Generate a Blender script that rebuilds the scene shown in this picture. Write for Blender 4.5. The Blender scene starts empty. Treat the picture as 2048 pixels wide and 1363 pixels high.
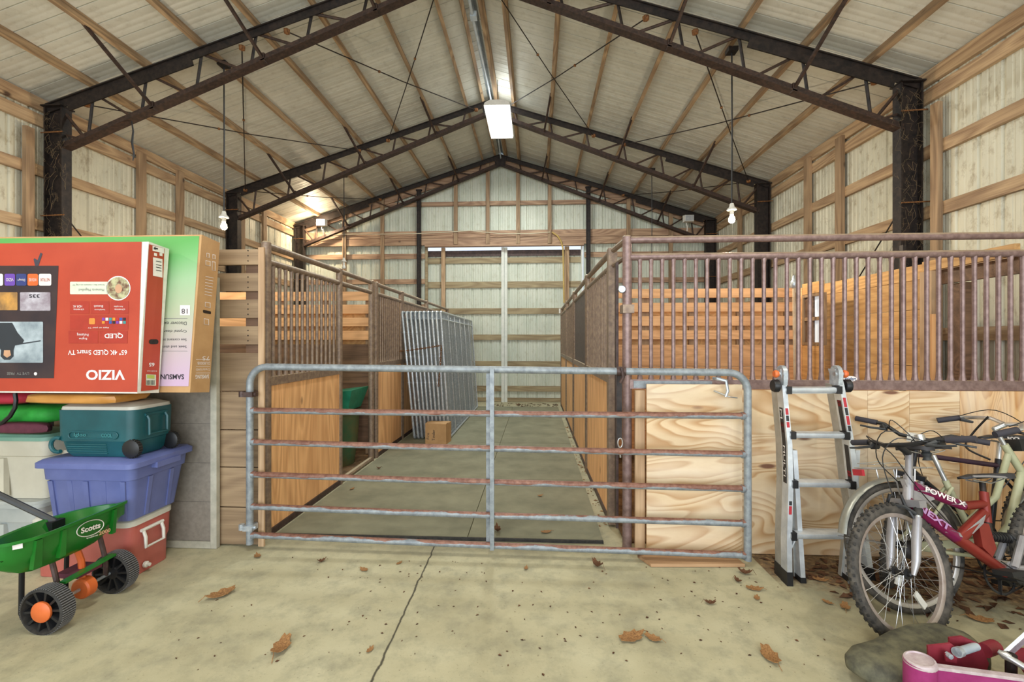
import bpy, bmesh, math, random
from mathutils import Vector as V, Matrix as MX

R = random.Random(11)
SC = bpy.context.scene
COL = SC.collection
PI = math.pi

# ------------------------------------------------------------------ camera
F_PX, CXP, CYP, CAM_H, YAW = 910.0, 1024.0, 681.5, 1.5, math.radians(3.0)
cam_d = bpy.data.cameras.new('camera')
cam = bpy.data.objects.new('camera', cam_d)
COL.objects.link(cam)
cam.location = (0, 0, CAM_H)
cam.rotation_euler = (PI/2, 0, YAW)
cam_d.sensor_width = 36.0
cam_d.lens = 36.0*F_PX/2048.0
cam_d.clip_start = 0.05
SC.camera = cam

# ------------------------------------------------------------------ world, lights, exposure
SC.view_settings.view_transform = 'Standard'
SC.view_settings.look = 'None'
SC.view_settings.gamma = 1.0
SC.view_settings.use_curve_mapping = False
SC.view_settings.exposure = 0.0
SC.cycles.use_denoising = True
SC.cycles.max_bounces = 8
SC.cycles.diffuse_bounces = 5
SC.cycles.sample_clamp_indirect = 4.0
W = bpy.data.worlds.new('world')
SC.world = W
W.use_nodes = True
W.node_tree.nodes['Background'].inputs[0].default_value = (0.78, 0.87, 1.0, 1)
W.node_tree.nodes['Background'].inputs[1].default_value = 1.2

def light(name, kind, loc, power, col=(1, 1, 1), size=0.1, size_y=None, target=None):
    d = bpy.data.lights.new(name, kind)
    d.energy = power
    d.color = col
    if kind == 'AREA':
        d.size = size
        if size_y:
            d.shape = 'RECTANGLE'; d.size_y = size_y
    elif kind == 'POINT':
        d.shadow_soft_size = size
    o = bpy.data.objects.new(name, d)
    COL.objects.link(o)
    o.location = loc
    if target is not None:
        o.rotation_euler = (V(target)-V(loc)).to_track_quat('-Z', 'Y').to_euler()
    return o

# daylight entering through the open end of the barn behind the camera
light('doorway_daylight', 'AREA', (-0.6, -3.2, 2.0), 390, (0.90, 0.96, 1.0), 8.0, 3.6, (-0.6, 4.0, 4.4))
# the run of ridge fixtures and bulbs carries on over the near end of the barn
light('ridge_fixture_light', 'AREA', (-0.75, 0.9, 5.3), 95, (1.0, 0.97, 0.88), 0.4, 1.2, (-0.75, 0.9, 0))
light('bulb_light_right', 'POINT', (2.31, 1.75, 2.98), 38, (1.0, 0.90, 0.74), 0.045)
light('bulb_light_left', 'POINT', (-3.93, 1.75, 2.98), 28, (1.0, 0.86, 0.64), 0.045)

# ------------------------------------------------------------------ helpers: picture ray -> place
_c, _s = math.cos(YAW), math.sin(YAW)
def ray(px, py):
    a = (px-CXP)/F_PX; b = (CYP-py)/F_PX
    return V((a*_c-_s, a*_s+_c, b))
CAMP = V((0, 0, CAM_H))
def PY(px, py, y):
    d = ray(px, py); return CAMP+d*(y/d.y)
def PX(px, py, x):
    d = ray(px, py); return CAMP+d*(x/d.x)
def PZ(px, py, z=0.0):
    d = ray(px, py); return CAMP+d*((z-CAM_H)/d.z)
def PPL(px, py, p, n):
    d = ray(px, py); return CAMP+d*((V(p)-CAMP).dot(V(n))/d.dot(V(n)))

# ------------------------------------------------------------------ materials
def lin(h):
    h = h.lstrip('#')
    r = []
    for i in (0, 2, 4):
        c = int(h[i:i+2], 16)/255
        r.append(c/12.92 if c <= 0.04045 else ((c+0.055)/1.055)**2.4)
    return (r[0], r[1], r[2], 1)

class NT:
    def __init__(s, name):
        s.m = bpy.data.materials.new(name)
        s.m.use_nodes = True
        s.t = s.m.node_tree
        s.b = s.t.nodes['Principled BSDF']
    def n(s, typ, **kw):
        nd = s.t.nodes.new(typ)
        for k, v in kw.items():
            if k in ('operation', 'blend_type', 'data_type', 'wave_type', 'bands_direction', 'rings_direction', 'feature', 'interpolation_type', 'wave_profile', 'noise_dimensions', 'voronoi_dimensions', 'normalize', 'clamp_factor', 'distance'):
                setattr(nd, k, v)
        return nd
    def L(s, a, b): s.t.links.new(a, b)
    def tex(s, stretch=(1, 1, 1), loc=None, rnd=True):
        tc = s.n('ShaderNodeTexCoord')
        mp = s.n('ShaderNodeMapping')
        mp.inputs['Scale'].default_value = stretch
        s.L(tc.outputs['Object'], mp.inputs['Vector'])
        if rnd:
            oi = s.n('ShaderNodeObjectInfo')
            mu = s.n('ShaderNodeVectorMath', operation='SCALE')
            mu.inputs[0].default_value = (13.7, 7.3, 21.1)
            s.L(oi.outputs['Random'], mu.inputs['Scale'])
            s.L(mu.outputs['Vector'], mp.inputs['Location'])
        return mp.outputs['Vector']
    def noise(s, vec, scale=5, detail=4, rough=.6, dist=0):
        nd = s.n('ShaderNodeTexNoise')
        nd.inputs['Scale'].default_value = scale
        nd.inputs['Detail'].default_value = detail
        nd.inputs['Roughness'].default_value = rough
        nd.inputs['Distortion'].default_value = dist
        if vec is not None: s.L(vec, nd.inputs['Vector'])
        return nd.outputs['Fac']
    def ramp(s, fac, stops):
        nd = s.n('ShaderNodeValToRGB')
        e = nd.color_ramp.elements
        while len(e) < len(stops): e.new(0.5)
        for el, (p, c) in zip(e, stops):
            el.position = p
            el.color = lin(c) if isinstance(c, str) else (c, c, c, 1)
        s.L(fac, nd.inputs['Fac'])
        return nd.outputs['Color']
    def mix(s, fac, a, b, mode='MIX'):
        nd = s.n('ShaderNodeMix', data_type='RGBA', blend_type=mode)
        for sock, v in ((nd.inputs[0], fac), (nd.inputs[6], a), (nd.inputs[7], b)):
            if isinstance(v, str): sock.default_value = lin(v)
            elif isinstance(v, (int, float)): sock.default_value = v if sock.type == 'VALUE' else (v, v, v, 1)
            elif isinstance(v, tuple): sock.default_value = v
            else: s.L(v, sock)
        return nd.outputs[2]
    def math(s, op, a, b=None, c=None):
        nd = s.n('ShaderNodeMath', operation=op)
        for i, v in enumerate((a, b, c)):
            if v is None: continue
            if isinstance(v, (int, float)): nd.inputs[i].default_value = v
            else: s.L(v, nd.inputs[i])
        return nd.outputs[0]
    def xyz(s, vec):
        nd = s.n('ShaderNodeSeparateXYZ'); s.L(vec, nd.inputs[0]); return nd.outputs
    def normal_z(s):
        g = s.n('ShaderNodeNewGeometry')
        return s.xyz(g.outputs['Normal'])[2]
    def done(s, col, rough=.6, metal=0.0, bump=None, bs=.3, bd=.01):
        if isinstance(col, str): s.b.inputs['Base Color'].default_value = lin(col)
        else: s.L(col, s.b.inputs['Base Color'])
        if isinstance(rough, (int, float)): s.b.inputs['Roughness'].default_value = rough
        else: s.L(rough, s.b.inputs['Roughness'])
        s.b.inputs['Metallic'].default_value = metal
        if bump is not None:
            bn = s.n('ShaderNodeBump')
            bn.inputs['Strength'].default_value = bs
            bn.inputs['Distance'].default_value = bd
            s.L(bump, bn.inputs['Height'])
            s.L(bn.outputs['Normal'], s.b.inputs['Normal'])
        return s.m

def m_noisy(name, c1, c2=None, scale=6, rough=.6, metal=0.0, bump=0.0, stretch=(1, 1, 1), lo=.35, hi=.65, detail=5):
    n = NT(name)
    v = n.tex(stretch)
    f = n.noise(v, scale, detail)
    col = n.ramp(f, [(lo, c1), (hi, c2 or c1)])
    return n.done(col, rough, metal, f if bump else None, bump or .2)

def m_wood(name, axis, light_c, dark_c, knot_c=None, scale=1.0, ring=14, stain=None, rough=.65, tint=.28, sat=.72, lift=1.0):
    """sawn timber, grain along the given axis"""
    n = NT(name)
    st = {'x': (.14, 1, 1), 'y': (1, .14, 1), 'z': (1, 1, .14)}[axis]
    v = n.tex(tuple(a*scale for a in st))
    big = n.noise(v, 2.2, 2, .5, .4)
    rings = n.math('FRACT', n.math('MULTIPLY', big, ring))
    tri = n.math('ABSOLUTE', n.math('SUBTRACT', rings, .5))
    grain = n.math('MULTIPLY', tri, 2.0)
    fine = n.noise(n.tex(tuple(a*scale for a in {'x': (.03, 1, 1), 'y': (1, .03, 1), 'z': (1, 1, .03)}[axis])), 90, 2)
    g = n.math('ADD', n.math('MULTIPLY', grain, .38), n.math('MULTIPLY', fine, .62))
    col = n.ramp(g, [(.2, dark_c), (.72, light_c)])
    blot = n.noise(n.tex((1, 1, 1)), 1.6, 4)
    col = n.mix(n.math('MULTIPLY', n.ramp(blot, [(.4, 0.0), (.75, 1.0)]), tint), col, stain or dark_c)
    if knot_c:
        vo = n.n('ShaderNodeTexVoronoi')
        vo.inputs['Scale'].default_value = 2.2
        n.L(n.tex({'x': (.6, 1, 1), 'y': (1, .6, 1), 'z': (1, 1, .6)}[axis]), vo.inputs['Vector'])
        k = n.ramp(vo.outputs['Distance'], [(.035, 1.0), (.075, 0.0)])
        col = n.mix(k, col, knot_c)
    oi = n.n('ShaderNodeObjectInfo')
    br = n.math('ADD', n.math('MULTIPLY', oi.outputs['Random'], .26), .87)
    col = n.mix(1.0, col, n.ramp(br, [(0.0, 0.0), (1.0, 1.0)]), 'MULTIPLY')
    hs = n.n('ShaderNodeHueSaturation')
    hs.inputs['Hue'].default_value = .508
    hs.inputs['Saturation'].default_value = sat*1.12
    hs.inputs['Value'].default_value = lift
    n.L(col, hs.inputs['Color'])
    return n.done(hs.outputs['Color'], rough, 0, g, .12, .004)

def m_ply(name, seed, a='#e6cda6', b='#b98a58', wide=(.45, 1, 1.5)):
    """rotary-cut plywood: flowing contour grain with knots"""
    n = NT(name)
    tc = n.n('ShaderNodeTexCoord'); mp = n.n('ShaderNodeMapping')
    mp.inputs['Scale'].default_value = wide
    mp.inputs['Location'].default_value = (seed*3.1, seed*1.7, seed*5.3)
    n.L(tc.outputs['Object'], mp.inputs['Vector'])
    v = mp.outputs['Vector']
    big = n.noise(v, 1.5, 2, .45, .7)
    cont = n.math('FRACT', n.math('MULTIPLY', big, 22))
    line = n.ramp(cont, [(.0, 1.0), (.5, .12), (.85, .0), (1.0, 1.0)])
    fine = n.noise(v, 40, 3)
    col = n.mix(n.math('MULTIPLY', line, .85), a, b)
    wide_n = n.noise(v, 2.3, 3)
    col = n.mix(n.ramp(wide_n, [(.45, 0.0), (.7, .6)]), col, '#f3e6cf')
    col = n.mix(n.math('MULTIPLY', fine, .22), col, b)
    vo = n.n('ShaderNodeTexVoronoi'); vo.inputs['Scale'].default_value = 2.6
    n.L(v, vo.inputs['Vector'])
    col = n.mix(n.ramp(vo.outputs['Distance'], [(.05, 1.0), (.085, 0.0)]), col, '#7b5540')
    return n.done(col, .55, 0, fine, .05, .003)

def m_plain(name, c, rough=.5, metal=0.0, coat=0.0):
    n = NT(name)
    f = n.noise(n.tex(), 14, 4)
    a = lin(c)
    d = tuple(x*.86 for x in a[:3])+(1,)
    col = n.mix(n.ramp(f, [(.4, 0.0), (.7, 1.0)]), a, d)
    m = n.done(col, rough, metal)
    if coat: n.b.inputs['Coat Weight'].default_value = coat
    return m

def m_emit(name, c, strength):
    m = bpy.data.materials.new(name); m.use_nodes = True
    b = m.node_tree.nodes['Principled BSDF']
    b.inputs['Base Color'].default_value = lin(c)
    b.inputs['Emission Color'].default_value = lin(c)
    b.inputs['Emission Strength'].default_value = strength
    return m

def m_dusty(name, c, c2, dust, rough=.5, metal=.3, amount=1.0):
    """painted pipe: scuffs all over, dust lying on upward faces"""
    n = NT(name)
    f = n.noise(n.tex(), 26, 5)
    col = n.ramp(f, [(.38, c), (.66, c2)])
    nz = n.normal_z()
    d = n.noise(n.tex(), 9, 5)
    k = n.math('MULTIPLY', n.ramp(n.math('ADD', nz, n.math('MULTIPLY', n.math('SUBTRACT', d, .5), 1.1)), [(.25, 0.0), (.8, 1.0)]), amount)
    col = n.mix(k, col, dust)
    return n.done(col, rough, metal, f, .15, .003)

def m_gate(name, amount):
    """grey galvanised pipe whose paint has rusted through along the top"""
    n = NT(name)
    f = n.noise(n.tex(), 22, 5)
    col = n.ramp(f, [(.35, '#7b8287'), (.65, '#9aa1a5')])
    nz = n.normal_z()
    a = n.noise(n.tex((.8, 1, 1)), 5, 5)
    b = n.noise(n.tex(), 30, 4)
    k = n.math('ADD', n.math('MULTIPLY', n.math('SUBTRACT', a, .5), 2.6), nz)
    k = n.math('ADD', k, n.math('MULTIPLY', n.math('SUBTRACT', b, .5), .5))
    k = n.math('MULTIPLY', n.math('SUBTRACT', k, 1.0-amount), 6.0)
    k = n.ramp(k, [(0.0, 0.0), (1.0, 1.0)])
    rust = n.ramp(b, [(.35, '#70493c'), (.65, '#926a5a')])
    col = n.mix(k, col, rust)
    return n.done(col, .5, .25, f, .12, .003)

M = {}
M['girt'] = m_wood('sawn_girt_wood', 'y', '#c49a68', '#8a5f38', '#55351f', stain='#7a532f')
M['girt_x'] = m_wood('sawn_girt_wood_across', 'x', '#c2936a', '#8c5c3c', '#55351f', stain='#7d4f33')
M['post'] = m_wood('sawn_post_wood', 'z', '#ae8558', '#7d5835', '#4a2f1c', stain='#6b4a2c')
M['purlin'] = m_wood('sawn_purlin_wood', 'y', '#bd925f', '#7b5632', '#4a2f1c', stain='#5f4022', tint=.5)
M['door_girt'] = m_wood('weathered_door_girt', 'x', '#b29a6c', '#85683f', '#55391f', stain='#7a623e')
M['plank'] = m_wood('pine_plank', 'x', '#c08a55', '#97642f', '#5a3317', stain='#8a5a30')
M['plank_orange'] = m_wood('orange_pine_plank', 'x', '#d39a66', '#b57a48', '#6a3a1c', stain='#b0744a', sat=.80, lift=1.45)
M['plank_dark'] = m_wood('stained_kick_plank', 'x', '#8a5c3a', '#5c3a20', '#3a2212', stain='#4d3120', tint=.6)
M['crate'] = m_wood('cut_crate_plank', 'x', '#a8845a', '#866441', '#4a2c16', stain='#7a5a38')
M['tongue'] = m_wood('tongue_and_groove_kick_board', 'z', '#cf9558', '#a96c33', '#63391b', stain='#b8763a', sat=.78, lift=1.5)
M['edge2x4'] = m_wood('pale_upright_board', 'z', '#cfa271', '#a67747', '#5a3820', stain='#9a6c40')
M['liner'] = m_wood('liner_board', 'y', '#d09a58', '#ad7434', '#6a3f1e', stain='#a26d35', sat=.80, lift=1.3)
M['ply1'] = m_ply('plywood_sheet_one', 1)
M['ply2'] = m_ply('plywood_sheet_two', 7.3)
M['ply3'] = m_ply('plywood_sheet_three', 3.9, wide=(.5, 1, 2.2))
M['ply4'] = m_ply('plywood_sheet_four', 5.2, '#e0b57d', '#b57a42', wide=(2.6, 1, .4))
M['ply5'] = m_ply('plywood_sheet_five', 9.4, wide=(.5, 1, 3.0))
M['steel'] = m_noisy('dark_painted_steel', '#1b1817', '#362c27', 18, .55, .3, .1)
M['rust_steel'] = m_dusty('rusty_truss_steel', '#322722', '#4e3a30', '#6b5341', .6, .3, .5)
M['pipe'] = m_dusty('brown_stall_pipe', '#7a635f', '#937c77', '#b9a48a', .42, .35, .9)
M['pipe_dim'] = m_dusty('dull_stall_pipe', '#7d6a5d', '#9a8671', '#b9a88c', .5, .3, 1.0)
M['pipe_dark'] = m_noisy('dark_stall_post', '#3e302e', '#5a4742', 20, .5, .3, .1)
M['gate0'] = m_gate('grey_gate_pipe', -.4)
M['gate1'] = m_gate('rust_topped_gate_rail', .5)
M['gate2'] = m_gate('heavily_rusted_gate_rail', 1.15)
M['galv'] = m_noisy('galvanised_steel', '#a7b0b8', '#d0d8dd', 30, .34, .5)
M['wire'] = m_noisy('galvanised_wire', '#a9b2ba', '#d6dde2', 40, .38, .4)
M['rust'] = m_noisy('rust', '#5e3a22', '#9a6a3c', 40, .8, .2, .3)
M['alu'] = m_noisy('aluminium', '#c3c9cf', '#dfe4e8', 12, .36, .55)
M['chrome'] = m_plain('silver_metal', '#cfd0d0', .28, .8)
M['black'] = m_plain('black_plastic', '#1c1c1e', .45)
M['rubber'] = m_noisy('black_rubber', '#1d1c1b', '#3a3733', 24, .75, 0, .2)
M['rubber_dusty'] = m_noisy('dusty_tyre_rubber', '#2c2a28', '#5a544c', 20, .8, 0, .2)
M['white'] = m_plain('white_plastic', '#e3e0d6', .5)
M['print_white'] = m_plain('white_print', '#ece4e0', .6)
M['print_black'] = m_plain('black_print', '#2b2730', .6)
M['grey_dark'] = m_plain('dark_grey_plastic', '#3b3d3f', .5)
M['cardboard'] = m_noisy('brown_cardboard', '#b28a5c', '#c39b6b', 5, .8)
M['bulb'] = m_emit('glowing_bulb', '#ffe6b8', 40)
M['tube'] = m_emit('glowing_tube', '#f4fbff', 16)
M['flood'] = m_emit('glowing_floodlight', '#ffedd0', 60)

# ------------------------------------------------------------------ mesh builder and object helpers
class MB:
    def __init__(s): s.bm = bmesh.new()
    def poly(s, vs):
        return s.bm.faces.new([s.bm.verts.new(v) for v in vs])
    def hexa(s, p):  # 8 points: bottom ring 0-3, top ring 4-7
        v = [s.bm.verts.new(q) for q in p]
        for f in ((3, 2, 1, 0), (4, 5, 6, 7), (0, 1, 5, 4), (1, 2, 6, 5), (2, 3, 7, 6), (3, 0, 4, 7)):
            s.bm.faces.new([v[i] for i in f])
        return s
    def box(s, x0, x1, y0, y1, z0, z1):
        return s.hexa([(x0, y0, z0), (x1, y0, z0), (x1, y1, z0), (x0, y1, z0), (x0, y0, z1), (x1, y0, z1), (x1, y1, z1), (x0, y1, z1)])
    def beam(s, a, b, w, h, up=(0, 0, 1)):
        a, b = V(a), V(b)
        d = (b-a).normalized()
        u = V(up)
        sd = d.cross(u)
        if sd.length < 1e-4: sd = d.cross(V((1, 0, 0)))
        sd.normalize(); u = sd.cross(d).normalized()
        sd *= w/2; u *= h/2
        return s.hexa([a-sd-u, a+sd-u, b+sd-u, b-sd-u, a-sd+u, a+sd+u, b+sd+u, b-sd+u])
    def tube(s, pts, r, seg=8, caps=True, closed=False):
        pts = [V(p) for p in pts]
        n = len(pts)
        rs = r if isinstance(r, (list, tuple)) else [r]*n
        rings = []
        prev = None
        for i, p in enumerate(pts):
            if closed: t = pts[(i+1) % n]-pts[i-1]
            elif i == 0: t = pts[1]-p
            elif i == n-1: t = p-pts[i-1]
            else: t = (pts[i+1]-p).normalized()+(p-pts[i-1]).normalized()
            if t.length < 1e-9: t = V((0, 0, 1))
            t.normalize()
            if prev is None:
                ref = V((0, 0, 1)) if abs(t.z) < .9 else V((1, 0, 0))
                u = t.cross(ref).normalized()
            else:
                u = prev-t*prev.dot(t)
                if u.length < 1e-6: u = t.cross(V((0.3, .9, .2)))
                u.normalize()
            prev = u
            w = t.cross(u)
            rings.append([s.bm.verts.new(p+(u*math.cos(2*PI*k/seg)+w*math.sin(2*PI*k/seg))*rs[i]) for k in range(seg)])
        m = n if closed else n-1
        for i in range(m):
            A, B = rings[i], rings[(i+1) % n]
            for k in range(seg):
                s.bm.faces.new((A[k], A[(k+1) % seg], B[(k+1) % seg], B[k]))
        if caps and not closed:
            s.bm.faces.new(rings[0][::-1]); s.bm.faces.new(rings[-1])
        return s
    def lathe(s, prof, seg=16, mx=None, caps=True):
        """prof: (radius, height) pairs around local z"""
        mx = mx or MX()
        rings = []
        for r, h in prof:
            if r < 1e-6: rings.append([s.bm.verts.new(mx @ V((0, 0, h)))])
            else: rings.append([s.bm.verts.new(mx @ V((r*math.cos(2*PI*k/seg), r*math.sin(2*PI*k/seg), h))) for k in range(seg)])
        for A, B in zip(rings, rings[1:]):
            for k in range(seg):
                j = (k+1) % seg
                if len(A) == 1 and len(B) == 1: continue
                if len(A) == 1: s.bm.faces.new((A[0], B[j], B[k]))
                elif len(B) == 1: s.bm.faces.new((A[k], A[j], B[0]))
                else: s.bm.faces.new((A[k], A[j], B[j], B[k]))
        if caps:
            if len(rings[0]) > 1: s.bm.faces.new(rings[0][::-1])
            if len(rings[-1]) > 1: s.bm.faces.new(rings[-1])
        return s
    def loft(s, loops, caps=True):
        rings = [[s.bm.verts.new(p) for p in L] for L in loops]
        n = len(rings[0])
        for A, B in zip(rings, rings[1:]):
            for k in range(n):
                j = (k+1) % n
                s.bm.faces.new((A[k], A[j], B[j], B[k]))
        if caps:
            s.bm.faces.new(rings[0][::-1]); s.bm.faces.new(rings[-1])
        return s
    def prism(s, pts, t):
        """closed outline swept along vector t"""
        return s.loft([[V(p) for p in pts], [V(p)+V(t) for p in pts]])
    def build(s, name, mat, parent=None, world=False, bevel=0.0, sharp=.75, smooth=True):
        bm = s.bm
        if bevel:
            es = [e for e in bm.edges if len(e.link_faces) == 2 and e.calc_face_angle(0) > .5]
            if es: bmesh.ops.bevel(bm, geom=es, offset=bevel, segments=2, profile=.6, affect='EDGES', clamp_overlap=True)
        bmesh.ops.recalc_face_normals(bm, faces=bm.faces[:])
        if world and parent is not None:
            off = V((0, 0, 0)); p = parent
            while p is not None: off += p.location; p = p.parent
            bmesh.ops.translate(bm, verts=bm.verts[:], vec=-off)
        if smooth:
            for f in bm.faces: f.smooth = True
            for e in bm.edges:
                if len(e.link_faces) == 2 and e.calc_face_angle(0) > sharp: e.smooth = False
        me = bpy.data.meshes.new(name)
        bm.to_mesh(me); bm.free()
        me.materials.append(mat if not isinstance(mat, str) else M[mat])
        o = bpy.data.objects.new(name, me)
        COL.objects.link(o)
        if parent is not None: o.parent = parent
        return o

def tag(o, label, cat, group=None, kind=None):
    o['label'] = label; o['category'] = cat
    if group: o['group'] = group
    if kind: o['kind'] = kind
    return o
def struct(o, label=None):
    o['kind'] = 'structure'
    if label: o['label'] = label
    return o
def thing(name, label, cat, loc=(0, 0, 0), rot=(0, 0, 0), group=None):
    o = bpy.data.objects.new(name, None)
    COL.objects.link(o)
    o.empty_display_size = .1
    o.location = loc; o.rotation_euler = rot
    return tag(o, label, cat, group)
def copy_part(src, parent, loc=None, rot=None):
    o = src.copy(); COL.objects.link(o); o.parent = parent
    if loc is not None: o.location = loc
    if rot is not None: o.rotation_euler = rot
    return o
def copy_thing(root, label=None, loc=None, rot=None):
    r = root.copy(); COL.objects.link(r)
    if loc is not None: r.location = loc
    if rot is not None: r.rotation_euler = rot
    if label: r['label'] = label
    def rec(a, b):
        for ch in list(a.children):
            c = ch.copy(); COL.objects.link(c); c.parent = b
            rec(ch, c)
    rec(root, r)
    return r
def arc(c, r, a0, a1, n, ax=(1, 0, 0), ay=(0, 0, 1)):
    c, ax, ay = V(c), V(ax), V(ay)
    return [c+ax*(r*math.cos(a0+(a1-a0)*i/n))+ay*(r*math.sin(a0+(a1-a0)*i/n)) for i in range(n+1)]
def ordinal(i): return ['first', 'second', 'third', 'fourth', 'fifth', 'sixth', 'seventh', 'eighth', 'ninth', 'tenth', 'eleventh', 'twelfth'][i]

_text_cache = {}
def text_geo(s, bold=0.0):
    if (s, bold) in _text_cache: return _text_cache[(s, bold)]
    cu = bpy.data.curves.new('t', 'FONT'); cu.body = s; cu.offset = bold; cu.resolution_u = 3
    ob = bpy.data.objects.new('t', cu); COL.objects.link(ob)
    dg = bpy.context.evaluated_depsgraph_get()
    me = bpy.data.meshes.new_from_object(ob.evaluated_get(dg))
    vs = [v.co.copy() for v in me.vertices]; fs = [tuple(p.vertices) for p in me.polygons]
    bpy.data.objects.remove(ob); bpy.data.curves.remove(cu); bpy.data.meshes.remove(me)
    x0 = min(v.x for v in vs); x1 = max(v.x for v in vs); y0 = min(v.y for v in vs); y1 = max(v.y for v in vs)
    r = ([((v.x-x0)/(x1-x0), (v.y-y0)/(y1-y0)) for v in vs], fs)
    _text_cache[(s, bold)] = r
    return r
def letter(name, s, q, mat, parent, bold=0.0, world=True, sub=None):
    """q: four points = text's lower-left, lower-right, upper-right, upper-left"""
    uv, fs = text_geo(s, bold)
    q = [V(p) for p in q]
    mb = MB()
    vs = [mb.bm.verts.new((q[0]*(1-u)+q[1]*u)*(1-v)+(q[3]*(1-u)+q[2]*u)*v) for u, v in uv]
    for f in fs:
        try: mb.bm.faces.new([vs[i] for i in f])
        except ValueError: pass
    return mb.build(name, mat, parent, world=world, smooth=False)
# ================================================================== THE BARN SHELL
XR, ZR, SL = -0.85, 5.95, 0.32          # ridge, its height at the truss top, roof slope
XL, XRW, YB, YF = -5.95, 4.25, 11.1, -3.6  # metal skin: left wall, right wall, back wall, open near end
def zt(x): return ZR-SL*abs(x-XR)
TRUSS_Y = (5.2, 8.4, 10.85)

def m_sheet(name, a, b, dirt, amount, scale=2.2):
    n = NT(name)
    f = n.noise(n.tex((1, 1, .5), rnd=False), scale, 5)
    col = n.ramp(f, [(.35, a), (.68, b)])
    d = n.noise(n.tex((1, 1, .6), rnd=False), 11, 6, .7)
    col = n.mix(n.math('MULTIPLY', n.ramp(d, [(.52, 0.0), (.72, 1.0)]), amount), col, dirt)
    return n.done(col, .5, .12)
M['sheet_wall'] = m_sheet('dusty_wall_sheet', '#d6d2bd', '#c2bfac', '#8d7c5e', .75)
M['sheet_back'] = m_sheet('pale_back_wall_sheet', '#d3d6c6', '#c2c8b8', '#9a9273', .4)
M['sheet_roof'] = m_sheet('pale_roof_sheet', '#d8d6c8', '#c8c6b8', '#9a907a', .35, 1.4)

def ribs(a0, a1, rib=.02, w=.045, pitch=.2286, minor=.004, sl=.012):
    """profile points (position, height) of ribbed sheet"""
    pts = [(a0, 0)]
    k = math.ceil((a0-pitch)/pitch)
    while k*pitch < a1:
        p = k*pitch
        for d, h in ((0, 0), (sl, rib), (sl+w*.5, rib), (2*sl+w*.5, 0), (.083, 0), (.09, minor), (.105, minor), (.112, 0), (.15, 0), (.157, minor), (.172, minor), (.179, 0)):
            if a0 < p+d < a1: pts.append((p+d, h))
        k += 1
    pts.append((a1, 0))
    return pts

# concrete floor with a sawn joint, litter stain on the bike side
def concrete():
    n = NT('barn_concrete')
    tc = n.n('ShaderNodeTexCoord'); v = tc.outputs['Object']
    f = n.noise(v, 1.3, 6, .62)
    col = n.ramp(f, [(.3, '#958e72'), (.48, '#b3ac8c'), (.7, '#c2bc9d')])
    f2 = n.noise(v, 7, 6, .7)
    col = n.mix(n.ramp(f2, [(.46, 0.0), (.72, .75)]), col, '#8d8a74')
    sp = n.noise(v, 60, 4, .7)
    col = n.mix(n.ramp(sp, [(.62, 0.0), (.7, .65)]), col, '#6f664f')
    x, y, z = n.xyz(v)
    # joint from (-0.66, 2.0) to (-0.60, 3.05) and on
    jl = n.math('ADD', n.math('MULTIPLY', n.math('SUBTRACT', y, 2.0), -.012), -.722)
    jn = n.math('ADD', n.math('SUBTRACT', x, jl), n.math('MULTIPLY', n.math('SUBTRACT', n.noise(v, 9, 3), .5), .03))
    col = n.mix(n.ramp(n.math('ABSOLUTE', jn), [(.003, 1.0), (.0075, 0.0)]), col, '#3d382c')
    # damp, leaf-stained ground along the plywood behind the bikes
    e = n.math('ADD', n.math('MULTIPLY', n.math('SUBTRACT', y, 2.72), 1.6), n.math('MULTIPLY', n.math('SUBTRACT', x, 1.9), .35))
    e = n.math('ADD', e, n.math('MULTIPLY', n.math('SUBTRACT', n.noise(v, 5, 5), .5), 1.2))
    msk = n.math('MULTIPLY', n.ramp(e, [(.02, 0.0), (.3, 1.0)]), n.ramp(x, [(1.5/3, 0.0), (1.75/3, 1.0)]) if False else n.math('GREATER_THAN', x, 1.5))
    lit = n.ramp(n.noise(v, 26, 5, .75), [(.36, '#3a2718'), (.5, '#6b4a2c'), (.66, '#a08355')])
    col = n.mix(n.math('MULTIPLY', msk, .85), col, lit)
    return n.done(col, .82, 0, sp, .25, .003)
M['concrete'] = concrete()
M['dirt'] = m_noisy('stall_bedding_dirt', '#5b4530', '#8a6c4a', 9, .95, 0, .4)
fl = MB().box(-6.1, 4.4, YF, 11.4, -.12, 0).build('floor', 'concrete'); struct(fl)
st = MB().box(-5.9, -2.12, 3.4, 11.0, 0, .012).build('floor_stall_left', 'dirt'); struct(st)
st = MB().box(.66, 4.2, 3.42, 11.0, 0, .012).build('floor_stall_right', 'dirt'); struct(st)

# rubber mats down the aisle
M['mat'] = m_noisy('grey_green_rubber_mat', '#73725c', '#8f8d74', 3.2, .8, 0, .1, lo=.3, hi=.7, detail=7)
rows = [(3.42, 4.88), (4.89, 6.62), (6.63, 8.45), (8.46, 10.3)]
cols = [(-2.0, -.52), (-.512, .50)]
mats_l = ['left mat at the gate end of the aisle', 'right mat at the gate end of the aisle', 'left mat before the cardboard box', 'right mat in the second row from the gate',
          'left mat under the stacked wire panels', 'right mat in the third row from the gate', 'left mat nearest the sliding doors', 'right mat nearest the sliding doors']
i = 0
for y0, y1 in rows:
    for x0, x1 in cols:
        o = MB().box(x0, x1, y0, y1, 0.001, .016).build('rubber_mat', 'mat', bevel=.003)
        tag(o, 'grey green rubber '+mats_l[i], 'floor mat', 'rubber mats in the aisle'); i += 1

o = MB().box(-1.98, .50, 3.395, 3.416, .001, .02).build('mat_edge_strip', 'rubber', bevel=.003)  # added strip in place of the mats' dark side and gap
tag(o, 'black strip in place of the dark front side and gap of the aisle mats', 'rubber strip')
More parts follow.
